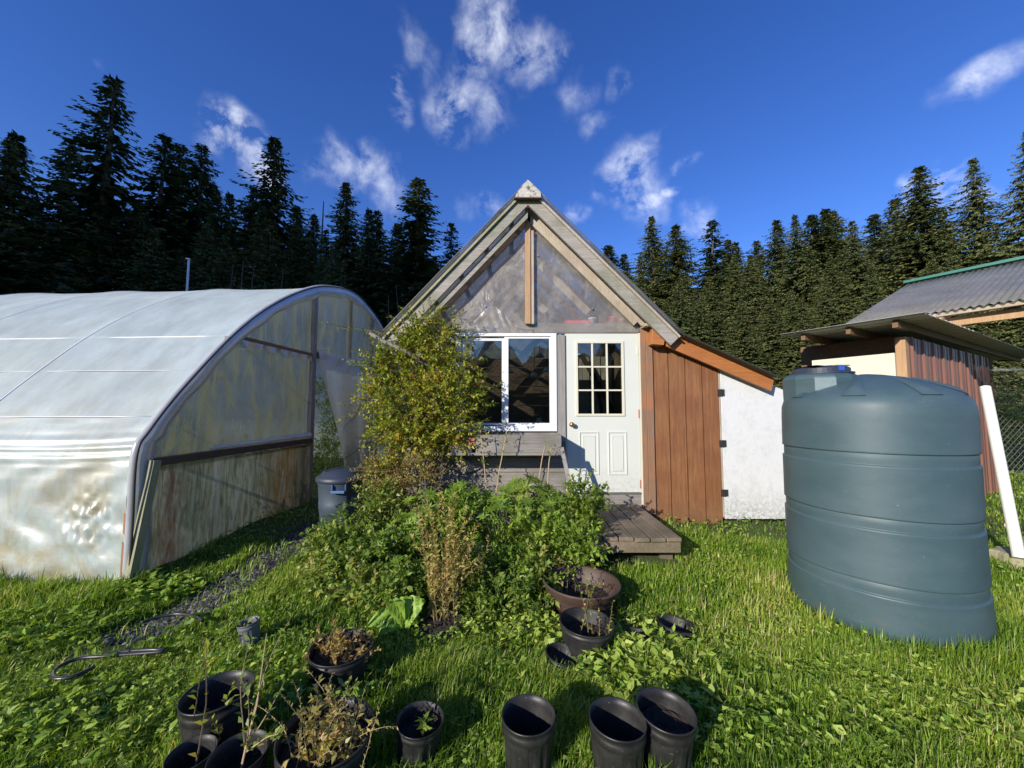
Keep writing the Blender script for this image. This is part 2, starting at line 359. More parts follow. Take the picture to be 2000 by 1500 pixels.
# glass
m, n, l, p = newmat('glass'); n.remove(p); tr = n.new('ShaderNodeBsdfTransparent'); tr.inputs['Color'].default_value = (.78,.84,.82,1)
g = n.new('ShaderNodeBsdfGlossy'); g.inputs['Roughness'].default_value = .02
fr = n.new('ShaderNodeFresnel'); fr.inputs['IOR'].default_value = 1.5; mx = n.new('ShaderNodeMixShader')
l.new(mth(n, l, 'ADD', mth(n, l, 'MULTIPLY', fr.outputs[0], 1.7), .02, True), mx.inputs[0]); l.new(tr.outputs[0], mx.inputs[1]); l.new(g.outputs[0], mx.inputs[2])
l.new(mx.outputs[0], n['Material Output'].inputs['Surface']); M['glass'] = m
def low_mask(z0, z1):
    def fn(n, l):
        t = n.new('ShaderNodeTexCoord'); s = n.new('ShaderNodeSeparateXYZ'); l.new(t.outputs['Object'], s.inputs[0])
        r = n.new('ShaderNodeMapRange'); r.inputs['From Min'].default_value = z1; r.inputs['From Max'].default_value = z0; r.inputs['To Min'].default_value = .12
        l.new(s.outputs['Z'], r.inputs['Value']); return r.outputs[0]
    return fn
M['tunnel_film'] = film('tunnel_film', (.76,.88,.88), .20, .40, .10, .42, 2.0, .25, (1.2, 1, 4), (2.4, (1,1,.7), .42, .60, .85), (.46,.38,.20), low_mask(.7, 1.9), .010, .14)
M['end_film'] = film('end_film', (.25,.31,.31), .40, .50, .2, .3, 5, .5, (9, 9, .8), (2.0, (3,3,.7), .42, .60, .95), (.42,.42,.22), None, .02)
M['skirt_film'] = film('skirt_film', (.56,.55,.45), .05, .35, .15, .4, 5, .5, (7, 7, .8), (2.2, (3,3,.9), .38, .60, .8), (.22,.20,.07), None, .02)
M['curtain_film'] = film('curtain_film', (.62,.62,.58), .08, .5, .15, .4, 4, .4, (6,6,.5), None, bdist=.02)
M['hoop_pipe'] = plain('hoop_pipe', (.62,.64,.66), .4, var=.1)
M['wrap_film'] = film('wrap_film', (.62,.64,.68), .03, .35, .3, .25, 3, .3, (3,3,1), None, bdist=.01)
M['gable_film'] = film('gable_film', (.66,.62,.55), .66, .45, .22, .32, 4, .7, (1.3, 1, 1), (3, (1,1,1), .5, .72, .5), (.62,.52,.42), None, .025, .22)
M['roof_film'] = film('roof_film', (.45,.45,.42), .55, .5, .2, .3, 5, .2, None, (4, (1,1,1), .5, .7, .6), (.25,.22,.14))
M['poly_roof'] = film('poly_roof', (.46,.44,.38), .60, .3, .25, .35, 5, .2, None, (5, (1,1,1), .45, .65, .6), (.12,.11,.08))
M['white_strip'] = film('white_strip', (.72,.76,.80), .05, .3, .4, .2, 20, .8, (1,3,1), None)

# ------------------------------------------------------------------ ground
def ground():
    xs = np.unique(np.concatenate([np.linspace(-400, -14, 24), np.linspace(-14, 14, 190), np.linspace(14, 400, 24)]))
    ys = np.unique(np.concatenate([np.linspace(-120, -2, 12), np.linspace(-2, 14, 120), np.linspace(14, 60, 24), np.linspace(60, 700, 16)]))
    X, Y = np.meshgrid(xs, ys, indexing='ij'); Z = gz(X, Y)
    fm = FM(); nx, ny = X.shape
    I = np.arange(nx * ny).reshape(nx, ny)
    Q = np.stack([I[:-1,:-1], I[1:,:-1], I[1:,1:], I[:-1,1:]], -1).reshape(-1, 4)
    fm.add(np.stack([X, Y, Z], -1).reshape(-1, 3), Q=Q)
    m, n, l, p = newmat('turf_soil'); f = noise(n, l, 3, 6, .65); f2 = noise(n, l, 40, 4, .7)
    c = ramp(n, l, f, [(.35, (.07,.10,.022)), (.6, (.11,.16,.03)), (.75, (.13,.13,.05))])
    c = mixc(n, l, f2, c, (.025,.03,.01)); l.new(c, p.inputs['Base Color']); p.inputs['Roughness'].default_value = .95
    bump(n, l, f2, .8, .03, p)
    o = fm.build('ground', m, smooth=True); tag(o, 'grassy yard ground sloping gently up to the shed', 'ground', kind='structure')
ground()

# gravel path along the tunnel's end
def path_xy(t):
    pts = [(-2.15, 6.6), (-2.2, 5.2), (-2.40, 4.3), (-2.45, 3.6), (-2.55, 3.1), (-2.75, 2.75)]
    k = t * (len(pts) - 1); i = min(int(k), len(pts) - 2); f = k - i
    return pts[i][0] * (1-f) + pts[i+1][0] * f, pts[i][1] * (1-f) + pts[i+1][1] * f
mb = MB()
def pf(u, v):
    x, y = path_xy(u); w_ = .32 * (1 - .70 * u); x = x + (v - .5) * 2 * w_ + .05 * math.sin(u * 37 + v * 3); return (x, y, float(gz(x, y)) + .006)
mb.grid(pf, 60, 8)
m, n, l, p = newmat('gravel_path'); f = noise(n, l, 45, 3, .7); c = ramp(n, l, f, [(.35, (.02,.018,.016)), (.6, (.06,.055,.05)), (.75, (.14,.13,.12))])
l.new(c, p.inputs['Base Color']); p.inputs['Roughness'].default_value = .9; bump(n, l, f, 1, .03, p)
tag(mb.build('path', m, smooth=True), 'strip of dark gravel path between the plastic tunnel and the garden bed', 'path', kind='structure')
# loose stones on it
fm = FM(); n_ = 2600
tt = RNG.uniform(0, 1, n_); xy = np.array([path_xy(t) for t in tt]); xo = xy[:, 0] + RNG.normal(0, .17, n_) * (1 - .4 * tt); yo = xy[:, 1]
s_ = RNG.uniform(.006, .02, n_)
base = np.array([(1,0,0),(0,1,0),(-1,0,0),(0,-1,0),(0,0,.7)]); TT = np.array([(0,1,4),(1,2,4),(2,3,4),(3,0,4)])
a_ = RNG.uniform(0, 6.28, n_); V = np.zeros((n_, 5, 3))
V[:,:,0] = (base[None,:,0]*np.cos(a_)[:,None] - base[None,:,1]*np.sin(a_)[:,None]) * s_[:,None] * RNG.uniform(.7,1.3,(n_,5)) + xo[:,None]
V[:,:,1] = (base[None,:,0]*np.sin(a_)[:,None] + base[None,:,1]*np.cos(a_)[:,None]) * s_[:,None] * RNG.uniform(.7,1.3,(n_,5)) + yo[:,None]
V[:,:,2] = base[None,:,2] * s_[:,None] + gz(xo, yo)[:,None] + .004
fm.add(V.reshape(-1,3), T=(TT[None] + 5*np.arange(n_)[:,None,None]).reshape(-1,3), A=np.repeat(RNG.uniform(0,1,n_), 5))
gm = leafmat('gravel_stone', [(0, (.03,.028,.025)), (.6, (.10,.095,.085)), (1, (.28,.26,.24))], 0.0, .8)
tag(fm.build('gravel', gm), 'loose grey gravel scattered on the path beside the tunnel', 'gravel', kind='stuff')

# hill out of frame on the left that keeps the left-hand forest in shade
mb = MB()
def hf(u, v):
    y = -31 + 54 * u; a = -50 + (v - .5) * 26; cr = abs(math.sin(math.pi * v)) ** .7
    return (a, y, 41 * cr * min(1, u * 7, (1 - u) * 9) * (1 + .05 * math.sin(u * 50 + v * 9)) - .5)
mb.grid(hf, 50, 16)
def hb(u, v):                    # unseen rise added behind the camera as a dark reflection for the glass
    x = -45 + 110 * u; y = -48 - 14 * v; return (x, y, 12 * abs(math.sin(math.pi * v)) ** .5 * (1 + .12 * math.sin(u * 70) + .08 * math.sin(u * 173)) * min(1, u * 12, (1 - u) * 12) - .3)
mb2 = MB(); mb2.grid(hb, 160, 10)
m, n, l, p = newmat('wooded_hill'); f = noise(n, l, .8, 5, .7); l.new(ramp(n, l, f, [(.3, (.01,.02,.008)), (.7, (.04,.06,.02))]), p.inputs['Base Color']); p.inputs['Roughness'].default_value = .95
bump(n, l, f, 1, 1.0, p)
tag(mb.build('hill', m, smooth=True), 'steep dark wooded hill beside the yard on the left', 'hill', kind='structure')
tag(mb2.build('hill', m, smooth=True), 'unseen wooded rise added behind the viewer for dark window reflections', 'hill', kind='structure')

# ------------------------------------------------------------------ trees
needle = leafmat('spruce_needles', [(0, (.020,.038,.014)), (.5, (.050,.078,.028)), (.85, (.10,.12,.042)), (1, (.15,.13,.06))], .15, .6, .25)
needle_b = leafmat('spruce_needles_olive', [(0, (.038,.058,.020)), (.5, (.095,.120,.042)), (.85, (.165,.185,.06)), (1, (.22,.18,.08))], .15, .6, .25)
def spruce_crown(seed, whorls, rad, sparse, droop, start, narrow):
    """unit-height spruce, returns FM"""
    r = np.random.default_rng(seed); fm = FM(); P = []; D = []; L = []; W = []; T = []
    for k in range(whorls):
        h = start + (1 - start) * (max(0, k + r.uniform(-.3, .3)) / whorls) ** .92
        if h > .995: continue
        prof = (1 - h) ** narrow
        nb = r.integers(9, 14) if whorls > 90 else r.integers(8, 12)
        clump = r.uniform(.55, 1.1)
        for b in range(nb):
            if r.random() < sparse: continue
            an = r.uniform(0, 6.283); bl = 1.12 * rad * prof * clump * r.uniform(.55, 1.25) + .0025
            if h < start + .1: bl *= r.uniform(.4, 1)
            ns = max(5, int(bl / .0036)); tn = r.uniform(.15, .85)
            dx, dy = math.cos(an), math.sin(an); jz = r.normal(0, .012); dr_ = droop * r.uniform(.3, 1.3)
            for j in range(ns):
                t = (j + .6) / ns; d = bl * t
                zz = h + jz * prof + .02 * prof - dr_ * bl * t ** 1.3 * 1.1 + dr_ * .6 * bl * t ** 4 + (0.35 * d if h > .86 else 0)
                side = r.choice([-1, 1]); sp = r.uniform(.25, 1.0) * side * (1 - t * .55)
                ddx = dx * .75 - dy * sp; ddy = dy * .75 + dx * sp
                P.append((dx * d, dy * d, zz)); D.append((ddx, ddy, -.35 - .5 * r.random() * droop * 2))
                l_ = (.80 if whorls > 95 else .92) * r.uniform(.010, .026) * (1.3 - .75 * h) * (1.2 - .4 * t); L.append(l_); W.append(l_ * r.uniform(.35, .6))
                T.append(np.clip(tn + .3 * (t - .5) + r.normal(0, .12), 0, 1))
    fm.leaves(np.array(P), np.array(D), np.array(L), np.array(W), np.array(T), fold=.08)
    # leader
    n = 14; hz = np.linspace(.93, .985, n); an = r.uniform(0, 6.28, n)
    fm.leaves(np.stack([0*hz, 0*hz, hz], 1), np.stack([np.cos(an), np.sin(an), np.full(n, 1.2)], 1), .018, .006, r.uniform(.2, .8, n))
    return fm
PROT = []
specs = [(1, 84, .17, .12, .45, .12, .80), (2, 92, .135, .10, .5, .10, .72), (3, 70, .15, .30, .35, .25, .78), (4, 96, .21, .08, .5, .04, .85), (5, 78, .12, .22, .45, .3, .62), (6, 110, .24, .06, .55, .02, .9)]
for i, sp in enumerate(specs):
    fm = spruce_crown(*sp); cr = fm.build('crown', needle_b if i in (3, 5) else needle)
    tb = MB(); tb.tube([(0,0,-.02), (.002,.001,.3), (-.002,0,.65), (0,0,.99)], [.0125, .0095, .005, .001], 7)
    rr = random.Random(i)
    for k in range(26):                      # bare dead limbs under and through the crown
        h = rr.uniform(.06, .55); a = rr.uniform(0, 6.28); q = rr.uniform(.03, .07)
        tb.tube([(0,0,h), (math.cos(a)*q, math.sin(a)*q, h - q*.3)], [.0016, .0004], 4, False)
    tk = tb.build('trunk', M['bark'], smooth=True)
    PROT.append((cr.data, tk.data)); bpy.data.objects.remove(cr); bpy.data.objects.remove(tk)
def tree(px, py, Y, kind, wid, label, group):
    top = at(px, py, Y); x = top.x; z0 = float(gz(x, Y)) - .1; H = top.z - z0
    t = thing('spruce_tree', (x, Y, z0), label, 'tree', group)
    cr = bpy.data.objects.new('crown', PROT[kind][0]); tk = bpy.data.objects.new('trunk', PROT[kind][1])
    for o in (cr, tk):
        sc.collection.objects.link(o); o.parent = t; o.scale = (H * wid, H * wid, H)
    t.rotation_euler = (R(random.uniform(-1.2, 1.2)), R(random.uniform(-1.2, 1.2)), random.uniform(0, 6.28)); return t
GL = 'shaded spruces behind the plastic tunnel'; GR = 'sunlit spruces behind the sheds'
left = [(209,146,26,2,1.15,'tallest spruce of the left forest, its jagged top far above the others'),
 (50,263,27,0,1.2,'spruce with a broad pointed top at the left edge of the picture'),
 (9,266,25,3,1.0,'dark spruce cut by the left picture edge'),
 (151,270,30,0,1.0,'spruce top just left of the tallest spruce'),
 (315,256,29,2,1.15,'ragged open-topped spruce next to the right of the tallest spruce'),
 (344,278,31,4,1.1,'thin spruce close behind the ragged open-topped one'),
 (398,283,31,4,1.1,'narrow spire spruce left of the small bright cloud'),
 (425,357,33,1,1.1,'low spruce at the foot of the narrow spire left of the cloud'),
 (459,380,35,0,1.0,'short spruce top in the dip right below the small bright cloud'),
 (529,260,29,0,1.1,'tall tapering spruce just right of the small bright cloud'),
 (493,362,30,3,.9,'bushy spruce hugging the left of the tall one by the cloud'),
 (592,405,36,1,1.0,'small distant spruce right of the tall one by the cloud'),
 (612,418,37,1,1.0,'lowest small spruce top in the left skyline'),
 (675,355,30,3,1.0,'full rounded spruce crown under the wispy cloud'),
 (715,405,34,0,1.0,'spruce shoulder right of the rounded crown'),
 (738,409,33,2,1.0,'thin-topped spruce between the rounded crown and the lone spire'),
 (781,436,33,1,1.1,'short spruce directly left of the lone spire'),
 (810,348,29,4,1.35,'lone dark spire spruce nearest the left of the shed roof'),
 (883,430,32,2,1.0,'small thin spruce rising just beyond the left roof slope'),
 (854,500,36,0,1.0,'low spruce between the lone spire and the roof slope')]
right = [(1192,475,27,1,1.1,'smallest spruce top touching the right roof slope'),
 (1220,494,28,0,1.0,'short spruce second from the right roof slope'),
 (1280,418,23,3,.85,'broad spruce first of the tall trees right of the roof slope'),
 (1322,435,22,5,1.1,'dense spruce beside the broad one right of the roof slope'),
 (1386,431,23,2,1.05,'open spruce with sky showing through its middle'),
 (1418,467,27,3,1.1,'short spruce right of the open one'),
 (1443,471,27,0,1.0,'low rounded spruce above the lean-to roof end'),
 (1477,467,27,3,1.1,'pointed spruce left of the olive spruces'),
 (1513,431,21,5,1.0,'slim spruce above the tank lid'),
 (1547,416,19,5,.7,'olive spruce with brownish cones near its top'),
 (1579,420,24,1,1.1,'spruce tip between the coned spruce and the twin tops'),
 (1609,405,24,5,1.15,'left of the twin spruce tops above the porch roof'),
 (1622,411,25,3,.9,'right of the twin spruce tops above the porch roof'),
 (1666,431,17,5,.7,'pale green spruce just right of the twin tops'),
 (1700,418,22,1,1.0,'thin spruce tip above the green-capped roof corner'),
 (1736,390,22,3,1.0,'sharp little spruce left of the layered spruce'),
 (1794,322,17,5,1.0,'layered spruce in front of the low white cloud'),
 (1843,407,18,5,.6,'low spruce between the layered one and the tall one at right'),
 (1911,305,15,5,.62,'big spruce right of the low white cloud'),
 (1998,256,13,5,.62,'largest spruce at the right picture edge')]
for a in left: tree(*a[:4], a[4] * 1.5, a[5], GL)
for a in right: tree(*a[:4], a[4] * 1.85, a[5], GR)
rr = random.Random(3)
for i in range(44):
    px = -90 + i * 22 + rr.uniform(-14, 14); py = 400 + rr.uniform(-20, 90)*(1) + max(0, px-300)*.12
    tree(px, min(py, 545), rr.uniform(24, 34), rr.choice([0,3,5,3,5]), rr.uniform(1.1, 1.5), 'dark spruce standing in the shaded lower ranks behind the tunnel', GL)
for i in range(16):
    px = -150 + i * 68 + rr.uniform(-20, 20)
    tree(px, 420 + max(0, px-300)*.14, rr.uniform(38, 44), rr.choice([3,5]), rr.uniform(1.3, 1.7), 'dark spruce standing in the shaded lower ranks behind the tunnel', GL)
for i in range(38):
    px = 1195 + i * 25 + rr.uniform(-14, 14); py = 520 + rr.uniform(-30, 70) - max(0, px - 1600) * .1
    tree(px, py, rr.uniform(14, 20) - max(0, px-1700)*.006, rr.choice([3,5,5,3]), rr.uniform(1.2, 1.7), 'green spruce filling the sunlit lower ranks behind the sheds', GR)
for i in range(12):
    px = 1170 + i * 75 + rr.uniform(-20, 20)
    tree(px, 500 - max(0, px-1500)*.1, rr.uniform(24, 30), rr.choice([3,5]), rr.uniform(1.3, 1.7), 'green spruce filling the sunlit lower ranks behind the sheds', GR)
# bare pale trunks in the dark forest edge
for i, (px, y0, y1) in enumerate([(440,518,600),(470,509,600),(486,522,600),(541,527,600),(788,556,620),(758,575,640)]):
    a = at(px, y0, 21.5); z0 = float(gz(a.x, 21.5))
    mb = MB(); mb.tube([(a.x, 21.5, z0-.1), (a.x+.05, 21.5, (a.z+z0)/2), (a.x + random.uniform(-.6,.6), 21.5, a.z)], [.07, .045, .015], 7)
    tag(mb.build('dead_trunk', M['bark'], smooth=True), 'bare dead trunk standing at the dark forest edge', 'dead tree', 'bare trunks at the forest edge')
# snag on the skyline
a = at(630, 393, 35); mb = MB(); mb.tube([(a.x, 35, 0), (a.x, 35, a.z*.6), (a.x+.1, 35, a.z)], [.25, .15, .04], 7)
tag(mb.build('dead_trunk', M['bark'], smooth=True), 'tall bare snag on the skyline left of the rounded spruce crown', 'dead tree')
# grey metal mast behind the tunnel
a = at(369, 505, 13); mb = MB(); mb.tube([(a.x, 13, .1), (a.x, 13, a.z)], .035, 10); mb.box((a.x-.09, 12.97, a.z-.03), (a.x+.02, 13.03, a.z+.01))
tag(mb.build('metal_mast', M['steel'], smooth=False), 'thin pale metal mast rising behind the plastic tunnel roof', 'pole')

# ------------------------------------------------------------------ plastic tunnel (hoop house)
G0 = Vector((-3.37, 3.43, 0)); GE = Vector((.066, .998, 0)).normalized(); GA = Vector((-GE.y, GE.x, 0))
def gp(s, z, a=0.0): return G0 + GE * s + GA * a + Vector((0, 0, z))
half = [(0,-.05),(0,.6),(.0,1.19),(.10,1.40),(.43,1.83),(1.07,2.52),(1.76,3.07),(2.6,3.54),(3.3,3.76),(3.87,3.84)]
prof = half + [(7.74 - s, z) for s, z in reversed(half[:-1])]
def catm(pts, sub=5):
    o = []
    for i in range(len(pts) - 1):
        p0 = pts[max(i-1, 0)]; p1 = pts[i]; p2 = pts[i+1]; p3 = pts[min(i+2, len(pts)-1)]
        for k in range(sub):
            t = k / sub
            o.append(tuple(.5*((2*p1[c]) + (-p0[c]+p2[c])*t + (2*p0[c]-5*p1[c]+4*p2[c]-p3[c])*t*t + (-p0[c]+3*p1[c]-3*p2[c]+p3[c])*t**3) for c in (0, 1)))
    o.append(pts[-1]); return o
PR = catm(prof, 6)
gh = thing('plastic_tunnel', G0, 'long white plastic-covered hoop tunnel with an open doorway in its end wall', 'greenhouse')
LEN = 14.0
hoops = [0.0, 1.8, 3.55, 5.3, 7.05, 8.8, 10.55, 12.3, 14.0]
mb = MB(); NA = 150
def cov(u, v):
    k = v * (len(PR) - 1); i = min(int(k), len(PR) - 2); f = k - i
    s = PR[i][0]*(1-f) + PR[i+1][0]*f; z = PR[i][1]*(1-f) + PR[i+1][1]*f; a = u * LEN
    # sag between hoops and wrinkles low on the wall
    hd = min(abs(a - h) for h in hoops); sag = .022 * min(1, hd / .5)
    cz = 1.6 if z < 1.2 else 1.2; dx = (3.87 - s); dz = cz - z; q = math.hypot(dx, dz) + 1e-6
    wr = 0
    if z < 1.5 and s < 1:
        wr = .005 * math.sin(z * 26 + a * 2.2 + math.sin(a * 3) * 1.5) * (1 - z / 1.6) + .005 * math.sin(a * 7 + z * 9) + .010 * math.exp(-((z - 1.18) / .16) ** 2) * math.sin(z * 75 + a * 1.3 + 1.6 * math.sin(a * 1.9)) + .008 * math.sin(a * 13 + 4 * math.sin(z * 6)) * (z < 1.1)
        # crumpled patch near the corner
        e = math.exp(-(((a - .38) / .22) ** 2 + ((z - .62) / .24) ** 2)); wr += e * .018 * math.sin(z * 46 + a * 17 + 2*math.sin(a*21)) + e * .012 * math.sin(a * 60 + z * 20 + 2*math.sin(z*31))
    s2 = s + dx / q * sag * (1 if z > 1.2 else .3) - wr * (1 if s < 3.8 else -1); z2 = z + dz / q * sag * (1 if z > 1.2 else 0)
    return gp(s2, z2, a)
mb.grid(lambda u, v: cov(u ** 1.7, v), 420, 300); mb.build('cover', M['tunnel_film'], gh, smooth=True)
for i, h in enumerate(hoops):
    if i == 0: continue
    mb = MB(); mb.tube([gp(s - (3.87 - s) * .0005, z - .008, h) for s, z in PR], .012, 8); mb.build('hoop', M['hoop_pipe'], gh, smooth=True)
mb = MB(); mb.tube([gp(s + (3.87 - s) * .006, z + .0, -.02) for s, z in PR], .038, 10)
mb.build('end_hoop', M['wrap_film'], gh, smooth=True)
# film wrapped round the end hoop, lath and a slack inner flap
mb = MB()
def wrapf(u, v):
    k = u * (len(PR) - 1); i = min(int(k), len(PR) - 2); f = k - i
    s = PR[i][0]*(1-f) + PR[i+1][0]*f; z = PR[i][1]*(1-f) + PR[i+1][1]*f
    dx = 3.87 - s; dz = 1.3 - z; q = math.hypot(dx, dz); wv = .005 * math.sin(u * 90) + .004 * math.sin(u * 171)
    inn = v * (.15 + wv * 2 + .02 * math.sin(u * 17)); return gp(s + dx / q * inn, z + (dz / q * inn if z > 1.1 else 0), -.06 - .02 * math.sin(v * 3.1) - wv * .3)
mb.grid(wrapf, 160, 6); mb.build('edge_wrap', M['wrap_film'], gh, smooth=True)
mb = MB()
for v in (.0,):
    mb.tube([gp(s - (3.87 - s) * .004, z + .012, -.075) for s, z in PR], .010, 6)
mb.build('wire_channel', M['hinge_metal'], gh, smooth=True)
for ps, pr_ in ((.20, .007), (.60, .004), (1.02, .010), (3.87, .02), (5.9, .015)):     # purlins and cords the film lies on
    zz = np.interp(ps, [p[0] for p in PR], [p[1] for p in PR]) - .01
    mb = MB(); mb.tube([gp(ps + .035*(1 if ps < 3.8 else 0) * (0 if ps in (.2,.6) else .5), zz, a_) for a_ in np.linspace(.04, LEN, 40)], pr_, 6); mb.build('purlin', M['hoop_pipe'], gh, smooth=True)
mb = MB(); mb.tube([gp(.10, 1.19, .02), gp(.10, 1.19, LEN)], .022, 8); mb.build('purlin', M['steel'], gh, smooth=True)
# end wall: posts, rails
def gbox(mb, s0, s1, z0, z1, a0, a1):
    mb.hexa([gp(s0,z0,a0), gp(s1,z0,a0), gp(s1,z0,a1), gp(s0,z0,a1), gp(s0,z1,a0), gp(s1,z1,a0), gp(s1,z1,a1), gp(s0,z1,a1)]); return mb
def topz(s): return float(np.interp(s, [p[0] for p in PR], [p[1] for p in PR]))
for s in (2.66, 4.80):
    gbox(MB(), s - .05, s + .05, .0, topz(s) - .05, -.05, .04).build('door_post', M['grey_wood_z'], gh)
gbox(MB(), 3.82, 3.9, 2.55, topz(3.87) - .05, -.03, .04).build('stud', M['mossy_wood'], gh)
gbox(MB(), 1.08, 2.61, 2.44, 2.49, -.03, .05).build('rail', M['rafter_wood'], gh)
gbox(MB(), 2.71, 7.0, 2.44, 2.54, -.03, .05).build('header', M['grey_wood_x'], gh)
gbox(MB(), .14, 2.6, 1.08, 1.15, -.10, .03).build('rail', M['dark_wood'], gh)
gbox(MB(), .10, 2.6, 0, .14, -.05, .05).build('sill_board', M['dark_wood'], gh)
gbox(MB(), 4.86, 7.6, 1.05, 1.14, -.05, .03).build('rail', M['dark_wood'], gh)
# end films following the hoop
def endf(s0, s1, zb, zt, a, amp, nu=60, nv=40):
    mb = MB()
    def f(u, v):
        s = s0 + (s1 - s0) * u; t = topz(s) - .03; t = t if zt is None else min(zt, t); b = min(zb, t)
        z = b + (t - b) * v; return gp(s, z, a + amp * math.sin(s * 23 + 2 * math.sin(z * 3)) * (1 - v * .5) + amp * .6 * math.sin(z * 9 + s * 5))
    mb.grid(f, nu, nv); return mb
endf(.03, 2.61, 1.12, 2.45, .0, .008).build('end_film', M['end_film'], gh, smooth=True)
endf(.85, 2.61, 2.48, None, .0, .006).build('end_film', M['end_film'], gh, smooth=True)
endf(2.71, 4.75, 2.54, None, .0, .006).build('end_film', M['end_film'], gh, smooth=True)
endf(4.85, 7.7, .1, None, .0, .006).build('end_film', M['end_film'], gh, smooth=True)
# stained skirt
m, n, l, p = newmat('stained_skirt'); t = n.new('ShaderNodeTexCoord'); sx = n.new('ShaderNodeSeparateXYZ'); l.new(t.outputs['Object'], sx.inputs[0])
c = ramp(n, l, noise(n, l, 3.5, 7, .7, (1, 3, .5)), [(.3, (.26,.27,.17)), (.5, (.44,.46,.35)), (.7, (.56,.58,.50))])
alg = ramp(n, l, noise(n, l, 5, 7, .7, (1, 4, .7), dist=1), [(.44, (0,0,0)), (.62, (1,1,1))]); c = mixc(n, l, mth(n, l, 'MULTIPLY', alg, .7), c, (.10,.105,.03))
def band(y0, w_):
    d = mth(n, l, 'ABSOLUTE', mth(n, l, 'SUBTRACT', sx.outputs['Y'], y0), 0); r_ = n.new('ShaderNodeMapRange'); r_.inputs['From Min'].default_value = w_; r_.inputs['From Max'].default_value = 0
    l.new(d, r_.inputs['Value']); return r_.outputs[0]
st = ramp(n, l, noise(n, l, 3.5, 7, .75, (1, 4, 1.0), dist=.6), [(.36, (0,0,0)), (.68, (1,1,1))])
c = mixc(n, l, mth(n, l, 'MULTIPLY', mth(n, l, 'MULTIPLY', st, band(.36, .24)), 1.1, True), c, (.20,.07,.04))
c = mixc(n, l, mth(n, l, 'MULTIPLY', mth(n, l, 'MULTIPLY', st, band(2.0, .55)), 1.5, True), c, (.27,.15,.045))
c = mixc(n, l, mth(n, l, 'MULTIPLY', band(2.45, .3), .8), c, (.06,.06,.035))
l.new(c, p.inputs['Base Color']); p.inputs['Roughness'].default_value = .55
bump(n, l, noise(n, l, 6, 4, .6, (1, 4, .6)), .5, .01, p)
tr = n.new('ShaderNodeBsdfTranslucent'); l.new(c, tr.inputs['Color']); mx = n.new('ShaderNodeMixShader'); mx.inputs[0].default_value = .45
l.new(p.outputs[0], mx.inputs[1]); l.new(tr.outputs[0], mx.inputs[2]); l.new(mx.outputs[0], n['Material Output'].inputs['Surface'])
M['stained_skirt'] = m
endf(.12, 2.61, .10, 1.07, -.055, .006).build('skirt_sheet', M['stained_skirt'], gh, smooth=True)
# pale slack strip above the lower rail
mb = MB(); mb.grid(lambda u, v: gp(.75 + 1.85*u, 1.165 + v*(.03 + .055*u), -.06 - .03*math.sin(v*3.14) - .006*math.sin(u*80)), 90, 6)
mb.build('slack_strip', M['white_strip'], gh, smooth=True)
# ragged film hanging under the upper rail
mb = MB(); mb.grid(lambda u, v: gp(.9 + 1.7*u, 2.44 - v*(.07 + .03*math.sin(u*31) + .02*math.sin(u*77)), -.04 - .02*math.sin(u*44)*v), 80, 5)
mb.build('ragged_edge', M['curtain_film'], gh, smooth=True)
# debris on the rail
# leaning yellowish corner post
mb = MB(); mb.beam(gp(-.02, -.05, -.06), gp(.10, 1.14, -.13), .07, .05, GA); mb.build('corner_post', M['mossy_wood'], gh)
mb = MB(); gbox(mb, .0, .06, -.05, .75, -.02, .03); mb.build('corner_stud', M['corner_board'], gh)
# door curtain
mb = MB()
def cur(u, v):   # v 0 top ->1 bottom ; pulled to the right side of the opening
    z = 2.42 - v * 2.1; left_ = 2.70 + .95 * v ** 1.1 - .35 * max(0, v - .8); right_ = 5.05 - .05*v
    s = left_ + (right_ - left_) * u
    return gp(s, z, -.08 - .06 * math.sin(v * 2.5) - .035 * math.sin(u * 15 + v * 3) * (.3 + v) - .12 * max(0, v - .75))
mb.grid(cur, 60, 50); mb.build('door_curtain', M['curtain_film'], gh, smooth=True)
mb = MB(); mb.beam(cur(.02,.80) + Vector((.03,0,0)), cur(.98,.70) + Vector((.03,0,.08)), .01, .02); mb.build('curtain_batten', M['mossy_wood'], gh)
mb = MB(); mb.grid(lambda u, v: gp(2.72 + 2.5*u, 2.56 - .30*v, -.07 - .015*math.sin(u*30+v*4) - .02*v), 50, 8); mb.build('door_flap', M['curtain_film'], gh, smooth=True)

# ------------------------------------------------------------------ gabled shed
FY = 4.9
def F(px, py, Y=FY): q = at(px, py, Y); return (q.x, q.z)
def F2(px, py, Y=FY): return (at(px, 800, Y).x, at(px, py, Y).z)
def fbox(mb, px0, py0, px1, py1, y0, y1, Y=FY):
    a = F2(px0, py1, Y); b = F2(px1, py0, Y); return mb.box((a[0], y0, a[1]), (b[0], y1, b[1]))
sh = thing('garden_shed', (0.2, 6.8, .2), 'steep-gabled wooden garden shed with plastic sheeting in its gable and a brown lean-to', 'shed')
apex = F(1031, 362, 4.66); eaveL = F(742, 662, 4.66); eaveR = F(1330, 655, 4.66)
BACK = 8.8
ground_z = .12
# walls ---------------------------------------------------------------
xL = F(796, 800)[0]; xR = F(1274, 800)[0]; hz = F(1000, 655)[1]; top_hdr = F(1000, 632)[1]
